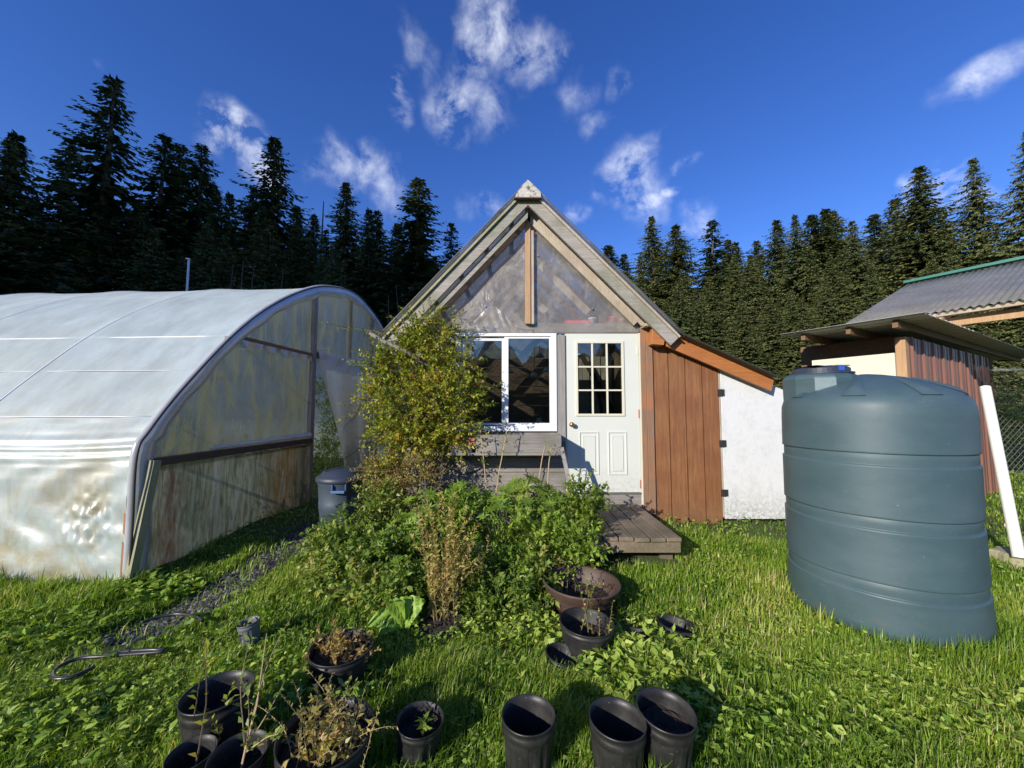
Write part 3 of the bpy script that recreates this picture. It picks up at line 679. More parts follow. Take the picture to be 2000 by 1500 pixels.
# front siding pieces (horizontal boards) left of, below the window
mb = MB(); z = .1; i = 0
wz0 = F(900, 842)[1]; wx0 = F(889, 800)[0]; wx1 = F(1087, 800)[0]; tx0 = F(1104, 800)[0]
bd = .18
while z < top_hdr - .01:
    z1 = min(z + bd, top_hdr)
    off = .006 * ((i * 37) % 5) / 5
    mb.hexa([(xL, FY-.022-off, z), (wx0-.004, FY-.022-off, z), (wx0-.004, FY+.03, z), (xL, FY+.03, z), (xL, FY-.008, z1-.006), (wx0-.004, FY-.008, z1-.006), (wx0-.004, FY+.03, z1-.006), (xL, FY+.03, z1-.006)])
    if z1 < wz0 + .1:
        zt = min(z1 - .006, wz0 - .004)
        if zt > z: mb.hexa([(wx0, FY-.022-off, z), (tx0-.002, FY-.022-off, z), (tx0-.002, FY+.03, z), (wx0, FY+.03, z), (wx0, FY-.010, zt), (tx0-.002, FY-.010, zt), (tx0-.002, FY+.03, zt), (wx0, FY+.03, zt)])
    z = z1; i += 1
mb.build('wall', M['grey_wood_x'], sh)
mb = MB(); fbox(mb, 1087.5, 655, 1104, 862, FY-.035, FY+.03); mb.build('window_trim', M['grey_wood_z'], sh, bevel=.003)
mb = MB(); mb.box((wx0, FY-.018, F(1000, 652)[1]+.002), (xR-.16, FY+.03, top_hdr)); mb.build('header_board', M['grey_wood_x'], sh)
# side + back walls, floor (inside planks)
mb = MB()
mb.box((xL, FY+.032, .1), (xL+.04, BACK, 2.45)); mb.box((xR-.05, FY+.03, .1), (xR-.01, BACK, 2.45)); mb.box((xL+.042, BACK-.04, .1), (xR-.052, BACK, 2.45))
mb.build('side_wall', M['brown_plank'], sh)
mb = MB(); mb.prism([(xL-.02, 2.46), (xR+.03, 2.46), (apex[0], apex[1]-.05)], BACK-.04, BACK); mb.build('rear_gable', M['curtain_film'], sh)
mb = MB(); mb.box((xL+.05, FY+.05, .30), (xR-.06, BACK-.05, .34)); mb.build('floor', M['brown_plank'], sh)
# interior plank partition, lit warm, seen through the glass
mb = MB()
for k in range(9):
    z0 = 1.0 + k * .17; mb.box((-.9, 6.9 + .01*(k % 2), z0), (xR-.06, 6.93 + .01*(k % 2), z0+.16))
mb.build('inner_partition', M['brown_plank'], sh)
mb = MB()
for k in range(4): x0 = .95 + k*.19; mb.box((x0, 6.5, .9), (x0+.17, 6.52, 2.5))
mb.build('inner_boards', M['pale_wood'], sh)
mb = MB(); mb.beam((1.15, 6.3, 2.5), (1.7, 6.35, 1.5), .05, .07); mb.beam((1.35, 6.25, 2.2), (1.5, 6.25, 1.3), .05, .05); mb.build('brace', M['dark_wood'], sh)
mb = MB(); mb.box((xL+.06, 5.35, 1.13), (.60, 5.75, 1.16)); mb.build('potting_bench', M['grey_wood_x'], sh)
mb = MB(); mb.box((xL+.2, FY+.034, top_hdr-.05), (xR-.2, 5.35, top_hdr-.02)); mb.build('gable_shelf', M['brown_plank'], sh)
# window -------------------------------------------------------------
wn = MB(); fbox(wn, 889, 652, 899, 842, FY-.05, FY+.04); fbox(wn, 1076, 652, 1087, 842, FY-.05, FY+.04); fbox(wn, 899, 652, 1076, 658, FY-.05, FY+.04); fbox(wn, 899, 832, 1076, 842, FY-.05, FY+.04)
wo = wn.build('window', M['vinyl'], sh, bevel=.003)
mb = MB(); fbox(mb, 901, 661, 907, 830, FY-.01, FY+.015); fbox(mb, 980, 661, 986, 830, FY-.01, FY+.015); fbox(mb, 907, 661, 980, 666, FY-.01, FY+.015); fbox(mb, 907, 826, 980, 830, FY-.01, FY+.015); mb.build('sash', M['vinyl'], wo, bevel=.002)
mb = MB(); fbox(mb, 985, 659, 993, 832, FY-.04, FY-.012); fbox(mb, 1073, 659, 1076, 832, FY-.04, FY-.012); fbox(mb, 993, 659, 1073, 662.5, FY-.04, FY-.012); fbox(mb, 993, 826, 1073, 832, FY-.04, FY-.012); mb.build('sash', M['vinyl'], wo, bevel=.002)
mb = MB(); fbox(mb, 907, 666, 980, 826, FY+.0, FY+.004); mb.build('pane', M['glass'], wo)
mb = MB(); fbox(mb, 993, 662.5, 1073, 826, FY-.026, FY-.022); mb.build('pane', M['glass'], wo)
# door ---------------------------------------------------------------
dx0, dy0, dx1, dy1 = 1107, 651, 1248, 961; D0, D1 = FY-.012, FY+.03
mb = MB()
fbox(mb, dx0, dy0, 1127, dy1, D0, D1); fbox(mb, 1217, dy0, dx1, dy1, D0, D1); fbox(mb, 1127, dy0, 1217, 669, D0, D1); fbox(mb, 1127, 810, 1217, dy1, D0, D1)
do = mb.build('door', M['door_paint'], sh)
mb = MB(); ox0, oy0, ox1, oy1 = 1129, 671, 1215, 808
fbox(mb, ox0-4.5, oy0-4.5, ox0, oy1+4.5, D0-.014, D0+.01); fbox(mb, ox1, oy0-4.5, ox1+4.5, oy1+4.5, D0-.014, D0+.01); fbox(mb, ox0, oy0-4.5, ox1, oy0, D0-.014, D0+.01); fbox(mb, ox0, oy1, ox1, oy1+4.5, D0-.014, D0+.01)
for k in (1, 2):
    x = ox0 + (ox1-ox0)*k/3; fbox(mb, x-1.7, oy0, x+1.7, oy1, D0-.008, D0+.01)
    y = oy0 + (oy1-oy0)*k/3; 
    for j in range(3):
        xa = ox0 + (ox1-ox0)*j/3 + (1.7 if j else 0); xb = ox0 + (ox1-ox0)*(j+1)/3 - (1.7 if j < 2 else 0); fbox(mb, xa, y-1.5, xb, y+1.5, D0-.006, D0+.009)
mb.build('glazing_frame', M['door_trim'], do, bevel=.002)
mb = MB(); fbox(mb, ox0, oy0, ox1, oy1, D0+.012, D0+.016); mb.build('pane', M['glass'], do)
for (a, b) in ((1130, 1168), (1186, 1222)):
    mb = MB(); y0, y1 = 843, 927
    for q, w_, h in ((0, 2.2, .010), (7, 2.0, .008)):
        fbox(mb, a+q, y0+q, a+q+w_, y1-q, D0-h, D0+.002); fbox(mb, b-q-w_, y0+q, b-q, y1-q, D0-h, D0+.002); fbox(mb, a+q+w_, y0+q, b-q-w_, y0+q+w_, D0-h, D0+.002); fbox(mb, a+q+w_, y1-q-w_, b-q-w_, y1-q, D0-h, D0+.002)
    fbox(mb, a+9, y0+9, b-9, y1-9, D0-.005, D0+.002)
    mb.build('door_panel', M['door_paint'], do, bevel=.003)
k = F(1116, 829); mb = MB(); pr = [(.012, 0), (.030, .002), (.030, .012), (.012, .016), (.012, .03), (.024, .035), (.031, .05), (.026, .066), (.01, .072)]
for i, (r_, y_) in enumerate(pr):
    for j in range(16): mb.v.append((k[0] + r_*math.cos(j*math.pi/8), D0 - y_, k[1] + r_*math.sin(j*math.pi/8)))
for i in range(len(pr)-1):
    for j in range(16): mb.f.append((i*16+j, i*16+(j+1)%16, (i+1)*16+(j+1)%16, (i+1)*16+j))
mb.f.append(tuple(range((len(pr)-1)*16, len(pr)*16))); mb.build('handle', M['brass'], do, smooth=True)
for py in (685, 808, 945):
    mb = MB(); fbox(mb, 1246, py-8, 1248, py+8, D0-.012, D0-.002); mb.build('hinge', M['door_trim'] if py == 685 else M['rust_strip'], do)
mb = MB(); fbox(mb, 1104.3, 651, 1106.6, 961, FY-.01, FY+.03); fbox(mb, 1248.4, 651, 1252, 985, FY-.02, FY+.03); mb.build('door_jamb', M['door_trim'], sh)
mb = MB(); fbox(mb, 1104.5, 961.8, 1248.2, 964, FY-.03, FY+.03); mb.build('threshold', M['steel'], sh)
mb = MB(); fbox(mb, 1104.5, 964.4, 1248.2, 998, FY-.015, FY+.03); mb.build('base_board', M['grey_wood_x'], sh)
# corner boards
mb = MB(); fbox(mb, 1252.2, 640, 1262, 1000, FY-.028, FY+.03); fbox(mb, 1262.3, 628, 1275, 1003, FY-.038, FY+.03); mb.build('corner_board', M['corner_board'], sh, bevel=.003)
# lean-to ---------------------------------------------------------------
Lt = lambda px: 668 + (px - 1275) * (752 - 668) / (1505 - 1275)     # top of the lean-to wall behind the beam
mb = MB(); edges = [1276, 1306.5, 1339, 1372, 1404]
for i in range(4):
    a, b = edges[i] + .9, edges[i+1] - .9
    pa, pb = F2(a, Lt(a)), F2(b, Lt(b)); g0 = F2(a, 1026); g1 = F2(b, 1026)
    mb.prism([(g0[0], g0[1]), (g1[0], g1[1]), pb, pa], FY-.012, FY+.02)
mb2_ = MB(); pa, pb = F2(1276, Lt(1276)), F2(1404, Lt(1404)); mb2_.prism([(F2(1276,1026)[0], F2(1276,1026)[1]), (F2(1404,1026)[0], F2(1404,1026)[1]), (pb[0], pb[1]), (pa[0], pa[1])], FY+.022, FY+.04); mb2_.build('wall_backing', M['dark_wood'], sh)
mb.build('lean_to_wall', M['cedar'], sh)
mb = MB(); a, b = 1404.3, 1407.3; mb.prism([F2(a, 1010), F2(b, 1010), F2(b, Lt(b)), F2(a, Lt(a))], FY-.006, FY+.02); mb.build('trim_strip', M['pale_wood'], sh)
mb = MB(); mb.prism([F2(1408, 1013), F2(1540, 1013), F2(1540, 765), F2(1408, Lt(1408))], FY-.016, FY+.012)
ha = mb.build('hatch', M['white_hatch'], sh, bevel=.003)
for py in (767, 866, 962):
    mb = MB(); fbox(mb, 1401, py-6.5, 1414, py+6.5, FY-.028, FY-.018); fbox(mb, 1406.6, py-7, 1408.6, py+7, FY-.036, FY-.029); mb.build('hinge', M['hinge_metal'], ha)
xe = F2(1540, 800)[0]
mb = MB(); mb.box((xe-.03, FY+.022, .12), (xe, 7.5, 1.75)); mb.box((xR+.02, 7.48, .12), (xe-.032, 7.5, 1.8)); mb.build('lean_to_side', M['cedar'], sh)
# lean-to beam (rafter in front)
B = 4.76
def fP(px, py, Y=B): q = at(px, py, Y); return (q.x, q.z)
mb = MB(); mb.prism([fP(1301, 676), fP(1507, 764), fP(1513, 737), fP(1322, 652), fP(1301, 645)], B, B+.045); mb.build('rafter_beam', M['cedar_beam'], sh, bevel=.003)
mb = MB(); mb.prism([fP(1273, 672, 4.72), fP(1297, 674, 4.72), fP(1301, 640, 4.72), fP(1275, 640, 4.72)], 4.72, 5.6); mb.build('beam_end', M['cedar_beam'], sh, bevel=.004)
mb = MB(); mb.prism([fP(1259, 637, 4.72), fP(1288, 634, 4.72), fP(1289, 623, 4.72), fP(1268, 623, 4.72)], 4.72, 5.4); mb.build('plate_end', M['pale_wood'], sh, bevel=.004)
mb = MB(); mb.prism([F(789, 640, 4.75), F(812, 640, 4.75), F(812, 627, 4.75), F(789, 627, 4.75)], 4.75, 5.4); mb.build('plate_end', M['grey_wood_z'], sh, bevel=.003)
ra = fP(1322, 651, 4.66); rb = fP(1517, 738, 4.66)
mb = MB(); nrm = Vector((-(rb[1]-ra[1]), 0, rb[0]-ra[0])).normalized()
mb.grid(lambda u, v: (ra[0] + (rb[0]-ra[0])*v + nrm.x*.012*math.sin(u*90), 4.62 + u*3.0, ra[1] + (rb[1]-ra[1])*v + .012 + nrm.z*.012*math.sin(u*90)), 240, 2)
mb.build('lean_to_roof', M['dark_metal_roof'], sh, solid=.012)
# gable -----------------------------------------------------------------
def slope_board(p0, p1, d0, d1, y0, y1):       # board parallel to the slope p0(apex)->p1, between perpendicular offsets d0,d1 below it
    a = Vector((p0[0], p0[1])); b = Vector((p1[0], p1[1])); d = (b - a).normalized(); nn = Vector((d.y, -d.x)) if d.x < 0 else Vector((-d.y, d.x)); nn = -nn if nn.y > 0 else nn
    def ap(off):   # keep the apex end plumb at x = apex
        t = -(a.x + nn.x*off - p0[0]) / d.x; return a + nn*off + d*t
    return MB().prism([tuple(ap(d0)), tuple(b + nn*d0), tuple(b + nn*d1), tuple(ap(d1))], y0, y1)
for e, nm in ((eaveL, 'L'), (eaveR, 'R')):
    slope_board(apex, e, .03, .175, 4.66, 4.70).build('barge_board', M['barge_wood'], sh, bevel=.003)
    slope_board(apex, e, .02, .045, 4.63, 4.655).build('edge_strip', M['pale_wood'] if nm == 'R' else M['mossy_wood'], sh)
    sb = slope_board(apex, (e[0]*.82 + apex[0]*.18, e[1]*.82 + apex[1]*.18), .20, .268, 4.71 if nm == 'L' else 4.80, 4.745 if nm == 'L' else 4.84); sb.build('front_rafter', M['barge_wood'] if nm == 'L' else M['pale_wood'], sh, bevel=.002)
    if nm == 'R':
        sb = slope_board(apex, (e[0]*.85 + apex[0]*.15, e[1]*.85 + apex[1]*.15), .10, .19, 4.84, 4.872); sb.build('trim_board', M['pale_wood'], sh)
    for k in range(5):
        yk = 5.3 + k * .8; slope_board(apex, e, .03, .15, yk, yk+.04).build('rafter', M['rafter_wood'], sh)
    a = Vector((apex[0], 0, apex[1])); b = Vector((e[0], 0, e[1])); d = (b - a); dn = d.normalized(); nn = Vector((-dn.z, 0, dn.x)); nn = -nn if nn.z < 0 else nn
    for k in range(5):
        q = a + d * (.12 + .19 * k) - nn * .012
        mb = MB(); mb.beam((q.x, 4.71, q.z), (q.x, BACK, q.z), .07, .03, nn); mb.build('purlin', M['grey_wood_x'], sh)
    # corrugated clear sheet
    mb = MB(); mb.grid(lambda u, v: tuple(a + d * (v * 1.015) + nn * (.022 + .009 * math.sin(u * 2 * math.pi * 62)) + Vector((0, 4.60 + u * (BACK + .1 - 4.60), 0))), 500, 8)
    mb.build('roof', M['roof_film'], sh, smooth=True, solid=.004)
for (e, offs) in ((eaveL, (.36, .58, .80, 1.02)), (eaveR, (.40, .72))):     # inner boards on the roof slopes, seen through the plastic
    for k, of in enumerate(offs):
        q = .62 if of < .6 else .45
        slope_board(apex, (e[0]*q + apex[0]*(1-q), e[1]*q + apex[1]*(1-q)), of, of + .10, 5.15 + .35*k, 5.18 + .35*k).build('inner_rafter', M['pale_wood'], sh)
# apex gusset
g = lambda px, py: F(px, py, 4.635)
mb = MB(); mb.prism([g(1006, 389), g(1057, 389), g(1055, 377), g(1040, 362), g(1031, 354), g(1020, 364), g(1008, 382)], 4.60, 4.628)
m, n, l, p = newmat('lichen_board'); f = noise(n, l, 22, 4, .6); l.new(ramp(n, l, f, [(.36, (.10,.09,.07)), (.45, (.42,.40,.35)), (.8, (.62,.60,.54))]), p.inputs['Base Color']); bump(n, l, f, .6, .01, p); p.inputs['Roughness'].default_value = .9
mb.build('gusset', m, sh, bevel=.002)
mb = MB(); mb.box((g(1004,389)[0], 4.585, g(1004,391)[1]), (g(1058,389)[0], 4.70, g(1004,389)[1]-.001)); mb.build('gusset_ledge', M['dark_wood'], sh)
mb = MB(); a = F(1026, 632, 4.80); b = F(1041, 405, 4.80); mb.box((a[0], 4.80, a[1]), (b[0]-.035, 4.86, b[1])); mb.build('king_post', M['tan_wood'], sh, bevel=.003)
mb = MB(); mb.box((b[0]-.034, 4.815, a[1]+.0), (b[0]+.008, 4.858, b[1]-.3)); mb.build('king_post_side', M['pale_wood'], sh)
# crinkled plastic over the gable
zb = F(1000, 650)[1] + .004
mb = MB()
def gf(u, v):
    x0 = eaveL[0] + .30; x1 = eaveR[0] - .22; x = x0 + (x1 - x0) * u
    tz = apex[1] - .24 - abs(x - apex[0]) * (apex[1] - eaveL[1]) / (apex[0] - eaveL[0]); tz = max(tz, zb + .02)
    z = zb + (tz - zb) * v
    dd = .004*math.sin(x*9 + z*7 + 2*math.sin(z*3)) + .003*math.sin(x*6 - z*13 + 3*math.sin(x*4))
    return (x, FY - .032 - dd * min(1, v*6 + .2), z)
mb.grid(gf, 220, 120); mb.build('gable_sheet', M['gable_film'], sh, smooth=True)
# loose lower folds over the window head
mb = MB(); mb.grid(lambda u, v: (F(905 + 135*u, 600)[0], FY - .045 - .004*math.sin(u*23 + v*9 + 2*math.sin(u*11)) - .002*math.sin(u*51 + v*5), F(900, 652 - v*(10 + 42*math.exp(-((u-.42)/.24)**2)))[1]), 120, 18)
mb.build('film_fold', M['gable_film'], sh, smooth=True)
for (px, py) in ((1050, 502), (1155, 605), (948, 600)):
    q = F(px, py); mb = MB()
    mb.tube([(q[0], FY-.055, q[1]), (q[0], FY-.045, q[1])], .013, 12); mb.build('washer', M['steel'], sh)
# window box shelf under the window
bx0, bx1 = F(879, 850, 4.5)[0], F(1096, 850, 4.5)[0]; bz0, bz1 = F(1000, 884, 4.5)[1], F(1000, 849, 4.5)[1]
mb = MB(); mb.box((bx0+.30, 4.48, bz0), (bx1, 4.505, bz1)); mb.box((bx1-.025, 4.507, bz0), (bx1, FY-.04, bz1)); mb.box((bx0+.30, 4.507, bz0), (bx0+.325, FY-.04, bz1))
mb.box((bx0-.02, 4.47, bz0-.03), (bx1+.01, FY-.04, bz0-.002))
wb = mb.build('window_box', M['grey_wood_x'], sh, bevel=.003)
mb = MB(); mb.box((bx0+.33, 4.51, bz0+.01), (bx1-.03, FY-.045, bz1-.06)); mb.build('soil', M['soil'], wb)
mb = MB(); mb.prism([F(906, 925), F(936, 914), F(895, 886), F(880, 890)], FY-.06, FY-.03); mb.build('bracket', M['pale_wood'], wb)

# things in the gable and behind the glass
def cup(name, px, py0, py1, wpx, mat, label, cat, group=None):
    Y = 4.985; q = at(px, py1, Y); top = at(px, py0, Y); h = top.z - q.z; r_ = wpx / 2 / FPX * Y
    t = thing(name, q, label, cat, group)
    mb = MB(); mb.lathe([(r_*.75, 0), (r_, h), (r_*1.08, h), (r_*1.08, h+.015), (r_*.9, h+.015), (r_*.7, .02)], q, 20); mb.build('body', mat, t, smooth=True); return t
zsh = top_hdr - .02
for args in (('flower_pot', 1197, 612, 628, 18, M['red_plastic'], 'red flower pot on the gable shelf beside the white cup', 'flower pot'),
             ('flower_pot', 1215, 617, 629, 13, M['terracotta'], 'smaller orange flower pot, rightmost on the gable shelf', 'flower pot'),
             ('cup', 1157, 614, 628, 15, M['white_plastic'], 'white cup on the gable shelf between red tray and red pot', 'cup')):
    o = cup(*args); o.location.z = zsh
t = thing('seed_tray', (at(1127, 628, 4.99).x, 4.99, zsh), 'flat red seed tray on the gable shelf', 'tray')
mb = MB(); x0 = at(1103, 628, 4.99).x; x1 = at(1151, 628, 4.99).x
mb.box((x0, 4.94, zsh), (x1, 5.1, zsh+.012)); mb.box((x0, 4.94, zsh+.013), (x0+.01, 5.1, zsh+.07)); mb.box((x1-.01, 4.94, zsh+.013), (x1, 5.1, zsh+.07)); mb.box((x0+.012, 4.94, zsh+.013), (x1-.012, 4.95, zsh+.07)); mb.box((x0+.012, 5.09, zsh+.013), (x1-.012, 5.1, zsh+.07))
mb.build('tray_body', M['red_plastic'], t)
# jug behind the right-hand pane
q = at(1053, 803, 5.45); t = thing('plastic_jug', (q.x, 5.45, 1.165), 'white plastic jug with a blue-green label standing behind the window', 'jug')
x0, x1 = q.x-.095, q.x+.095; mb = MB()
mb.hexa([(x0,5.4,1.165),(x1,5.4,1.165),(x1,5.52,1.165),(x0,5.52,1.165),(x0,5.4,1.40),(x1,5.4,1.40),(x1,5.52,1.40),(x0,5.52,1.40)])
mb.hexa([(x0+.01,5.41,1.40),(x1-.01,5.41,1.40),(x1-.01,5.51,1.40),(x0+.01,5.51,1.40),(x0+.06,5.44,1.44),(x1-.06,5.44,1.44),(x1-.06,5.49,1.44),(x0+.06,5.49,1.44)])
mb.build('jug_body', M['white_plastic'], t, bevel=.012)
mb = MB(); mb.box((x0+.02, 5.394, 1.22), (x1-.02, 5.398, 1.34)); mb.build('label', M['label_blue'], t)
mb = MB(); mb.tube([(q.x-.03,5.46,1.44), (q.x-.03,5.46,1.475), (q.x+.03,5.46,1.475), (q.x+.03,5.46,1.44)], .008, 8); mb.tube([(q.x,5.46,1.44),(q.x,5.46,1.47)], .018, 12); mb.build('cap', M['white_plastic'], t)
lamps = [(1054, 697, 'white reflector lamp hanging highest behind the right window pane'), (995, 728, 'white reflector lamp hanging at the left edge of the right pane'), (1043, 735, 'white reflector lamp hanging in the middle of the right pane'), (1068, 725, 'white reflector lamp hanging by the right frame of the window')]
for (px, py, lb) in lamps:
    q = at(px, py, 5.5 + .1 * (px % 3)); t = thing('hanging_lamp', q, lb, 'lamp', 'lamps hanging inside the shed window')
    mb = MB(); mb.lathe([(.02, .06), (.03, .05), (.075, -.005), (.07, -.005), (.025, .045)], q, 20); mb.build('lamp_shade', M['lamp_white'], t, smooth=True)
    mb = MB(); mb.tube([q + Vector((0,0,.06)), q + Vector((.01,0,.5))], .004, 6); mb.build('cord', M['black_plastic'], t)
# plants indoors
# timber blocks on the window shelf
zs = bz0 - .002
for (px0, px1, lb) in ((879.5, 903.5, 'left of the two red-brown timber blocks on the window shelf'), (904.5, 928, 'right of the two red-brown timber blocks on the window shelf')):
    a = at(px0, 868, 4.5); b = at(px1, 851, 4.5); t = MB(); t.box((a.x, 4.5, zs+.075), (b.x, 4.68, zs+.075+.095)); o = t.build('timber_block', M['block_wood'], bevel=.004)
    tag(o, lb, 'timber block', 'timber blocks on the window shelf')
a = at(878, 880, 4.49); b = at(922, 869, 4.49)
tag(MB().box((a.x, 4.49, zs+.002), (b.x, 4.7, zs+.073)).build('timber_block', M['grey_wood_x'], bevel=.004), 'grey timber offcut under the two red-brown blocks', 'timber block')
# leaning strip beside the window box
a = at(1129, 1022, 4.25); b = at(1097, 874, 4.46)
tag(MB().beam(a, b, .045, .035, (0,1,0)).build('wood_strip', M['grey_wood_z'], bevel=.003), 'thin weathered wood strip propping up the right end of the window box', 'wood strip')

# ------------------------------------------------------------------ porch deck
dk = thing('porch_deck', (1.0, 4.2, .12), 'small weathered plank porch in front of the white door', 'porch')
dz = .43; dxa, dxb, dya, dyb = .55, 1.56, 3.60, 4.87; nb = 7
mb = MB()
for i in range(nb):
    x0 = dxa + (dxb-dxa)*i/nb; x1 = dxa + (dxb-dxa)*(i+1)/nb - .012; e = random.uniform(-.015, .015); zz = random.uniform(-.003, .003)
    mb.box((x0, dya+e, dz-.035+zz), (x1, dyb, dz+zz))
mb.build('boards', M['deck_wood'], dk, bevel=.004)
mb = MB(); mb.box((dxa, dya+.02, dz-.14), (dxb-.01, dya+.06, dz-.04)); mb.box((dxb-.05, dya+.062, dz-.14), (dxb-.01, dyb, dz-.04)); mb.box((dxa, dya+.062, dz-.14), (dxa+.04, dyb, dz-.04)); mb.build('joist_frame', M['deck_wood'], dk)
for (x, y) in ((dxa+.05, dya+.1), (dxb-.14, dya+.1), (dxb-.14, dyb-.2)): MB().box((x, y+.08, .0), (x+.12, y+.22, dz-.05)).build('footing', M['deck_wood'], dk)

# ------------------------------------------------------------------ water tank
TC = Vector((2.814, 3.05, .10)); TR = .562
tk = thing('water_tank', TC, 'big dark green plastic water tank with a lidded neck standing on the grass', 'water tank')
pr = [(TR-.03, -.02), (TR, .0), (TR+.004, .05)]
for zc in (.262, .690, 1.120):
    pr += [(TR, zc-.010), (TR, zc-.002), (TR-.009, zc+.004), (TR-.011, zc+.006), (TR-.011, zc+.010), (TR-.010, zc+.04), (TR-.011, zc+.078), (TR-.013, zc+.082), (TR-.013, zc+.0825), (TR, zc+.0845), (TR+.001, zc+.090), (TR, zc+.10)]
pr += [(TR, 1.44), (TR-.003, 1.52), (TR-.018, 1.57), (TR-.05, 1.61), (TR-.11, 1.645), (TR-.22, 1.70), (TR-.34, 1.745), (TR-.46, 1.77), (.03, 1.78)]
def tmod(i, k, r, z):
    a = 2*math.pi*k/144; return .0025*math.sin(a*3+z*2) + (.002*math.sin(a*5 - z*5))
mb = MB(); mb.lathe(pr, TC, 144, tmod); mb.build('body', M['tank_plastic'], tk, smooth=True)
# radial ribs on the dome
for k in range(8):
    a = R(-95 + 45 * k); e = Vector((math.cos(a), math.sin(a), 0)); sd = Vector((-e.y, e.x, 0)); mb = MB()
    def rf(u, v):
        r_ = .26 + .27 * u; zz = np.interp(r_, [.115, .235, .355, .465, .525, .557], [1.77, 1.745, 1.70, 1.645, 1.61, 1.57]); wd = .018 + .05 * u
        q = TC + e * r_ + sd * wd * (v - .5) * 2; q.z += float(zz) + .028 * abs(math.sin(math.pi * v)) ** .8 * (.35 + .65*u) * min(1, (1-u)*5) - .004
        return q
    mb.grid(rf, 12, 8); mb.build('rib', M['tank_plastic'], tk, smooth=True)
# neck and lid
NC = Vector((2.535, 3.165, 1.62)); NR = .245
mb = MB(); seg = 12
def npoly(r_, z): return [(NC.x + r_*math.cos(2*math.pi*(j+.5)/seg), NC.y + r_*math.sin(2*math.pi*(j+.5)/seg), z) for j in range(seg)]
for r_, z in ((NR, 1.50), (NR+.005, 1.855), (NR-.01, 1.875), (NR-.03, 1.885), (.05, 1.89)): mb.v += npoly(r_, z)
for i in range(4):
    for j in range(seg): mb.f.append((i*seg+j, i*seg+(j+1)%seg, (i+1)*seg+(j+1)%seg, (i+1)*seg+j))
mb.f.append(tuple(4*seg+j for j in range(seg))); nk = mb.build('neck', M['tank_plastic'], tk, bevel=.01)
# fold patch on the neck facet facing the camera
j = 8; A_ = Vector(npoly(NR+.006, 1.845)[j-1]); B_ = Vector(npoly(NR+.006, 1.845)[j])
mb = MB(); o_ = Vector((-.0, -.006, 0)); mb.grid(lambda u, v: A_.lerp(B_, .0 + 1.0*u) + o_ + Vector((0, 0, -.10*v*(1 - .3*u))), 4, 4); mb.build('patch', M['tank_patch'], tk, solid=.004)
lc = Vector((NC.x+.02, NC.y, 1.885)); mb = MB(); mb.lathe([(.20, 0), (.215, .002), (.215, .014), (.19, .018), (.19, .045), (.175, .056), (.08, .062), (.01, .062)], lc, 40); ld = mb.build('lid', M['lid_blue'], tk, smooth=False)
mb = MB(); mb.grid(lambda u, v: (lc.x - .178 + .16*u, lc.y - .16 + .28*v - .0, lc.z + .0625 + .002*math.sin(u*9)), 6, 6); mb.build('lid_plate', M['grey_plastic'], ld)
mb = MB(); mb.box((lc.x+.03, lc.y-.12, lc.z+.0635), (lc.x+.14, lc.y+.1, lc.z+.072)); mb.build('lid_plate', M['grey_plastic'], ld)
mb = MB(); mb.box((lc.x-.012, lc.y-.197, lc.z+.02), (lc.x+.03, lc.y-.188, lc.z+.062)); mb.build('lid_tab', plain('tab_blue', (.03,.10,.45), .4), ld)

# ------------------------------------------------------------------ trash can
q = Vector((at(667, 1040, 4.55).x, 4.55, float(gz(-2.0, 4.55)))); t = thing('trash_can', q, 'grey-blue round trash can with a dark lid beside the tunnel doorway', 'trash can')
def bmod(i, k, r, z):
    a = k / 72 * 2 * math.pi; return -.012 if (z < .60 and abs(((a * 4 / math.pi) % 2) - 1) < .12) else 0
mb = MB(); mb.lathe([(.205, 0), (.21, .02), (.245, .30), (.249, .31), (.252, .38), (.249, .39), (.262, .58), (.272, .60), (.272, .64), (.255, .64), (.245, .5)], q, 72, bmod); bd_ = mb.build('body', M['bin_blue'], t, smooth=True)
mb = MB(); mb.lathe([(.285, .615), (.29, .62), (.29, .655), (.27, .675), (.24, .69), (.22, .72), (.12, .745), (.01, .75)], q, 56); ld = mb.build('lid', M['lid_blue'], t, smooth=True)
mb = MB(); mb.beam(q + Vector((-.16,-.13,.722)), q + Vector((-.02,.02,.752)), .035, .025); mb.build('lid_handle', M['lid_blue'], ld, bevel=.005)
mb = MB(); mb.box((q.x+.0, q.y-.31, q.z+.52), (q.x+.15, q.y-.25, q.z+.545)); mb.box((q.x+.0, q.y-.29, q.z+.548), (q.x+.012, q.y-.24, q.z+.61)); mb.box((q.x+.138, q.y-.27, q.z+.548), (q.x+.15, q.y-.20, q.z+.61)); mb.build('handle', M['bin_bright'], t, bevel=.004)

# ------------------------------------------------------------------ red-sided coop with flat metal porch roof
aL = Vector((-.5, .866, 0)); aR = Vector((.866, .5, 0)); C0 = Vector((4.86, 4.70, 0))
cp = thing('animal_coop', C0, 'small coop with rusty red ribbed metal siding and a cream front panel', 'coop')
def cpt(l_, r_, z): return C0 + aL*l_ + aR*r_ + Vector((0,0,z))
def cbox(mb, l0, l1, r0, r1, z0, z1):
    mb.hexa([cpt(l0,r0,z0), cpt(l0,r1,z0), cpt(l1,r1,z0), cpt(l1,r0,z0), cpt(l0,r0,z1), cpt(l0,r1,z1), cpt(l1,r1,z1), cpt(l1,r0,z1)]); return mb
mb = MB()                                        # ribbed red wall (trapezoid ribs)
ppts = []; r_ = .10
while r_ < 3.95:
    ppts += [(r_, 0), (r_+.045, 0), (r_+.055, .0), (r_+.075, .022), (r_+.10, .022), (r_+.12, 0)] if int(r_/.14) % 3 == 0 else [(r_, 0), (r_+.05, 0), (r_+.06, .007), (r_+.09, .007), (r_+.10, 0)]
    r_ += .14
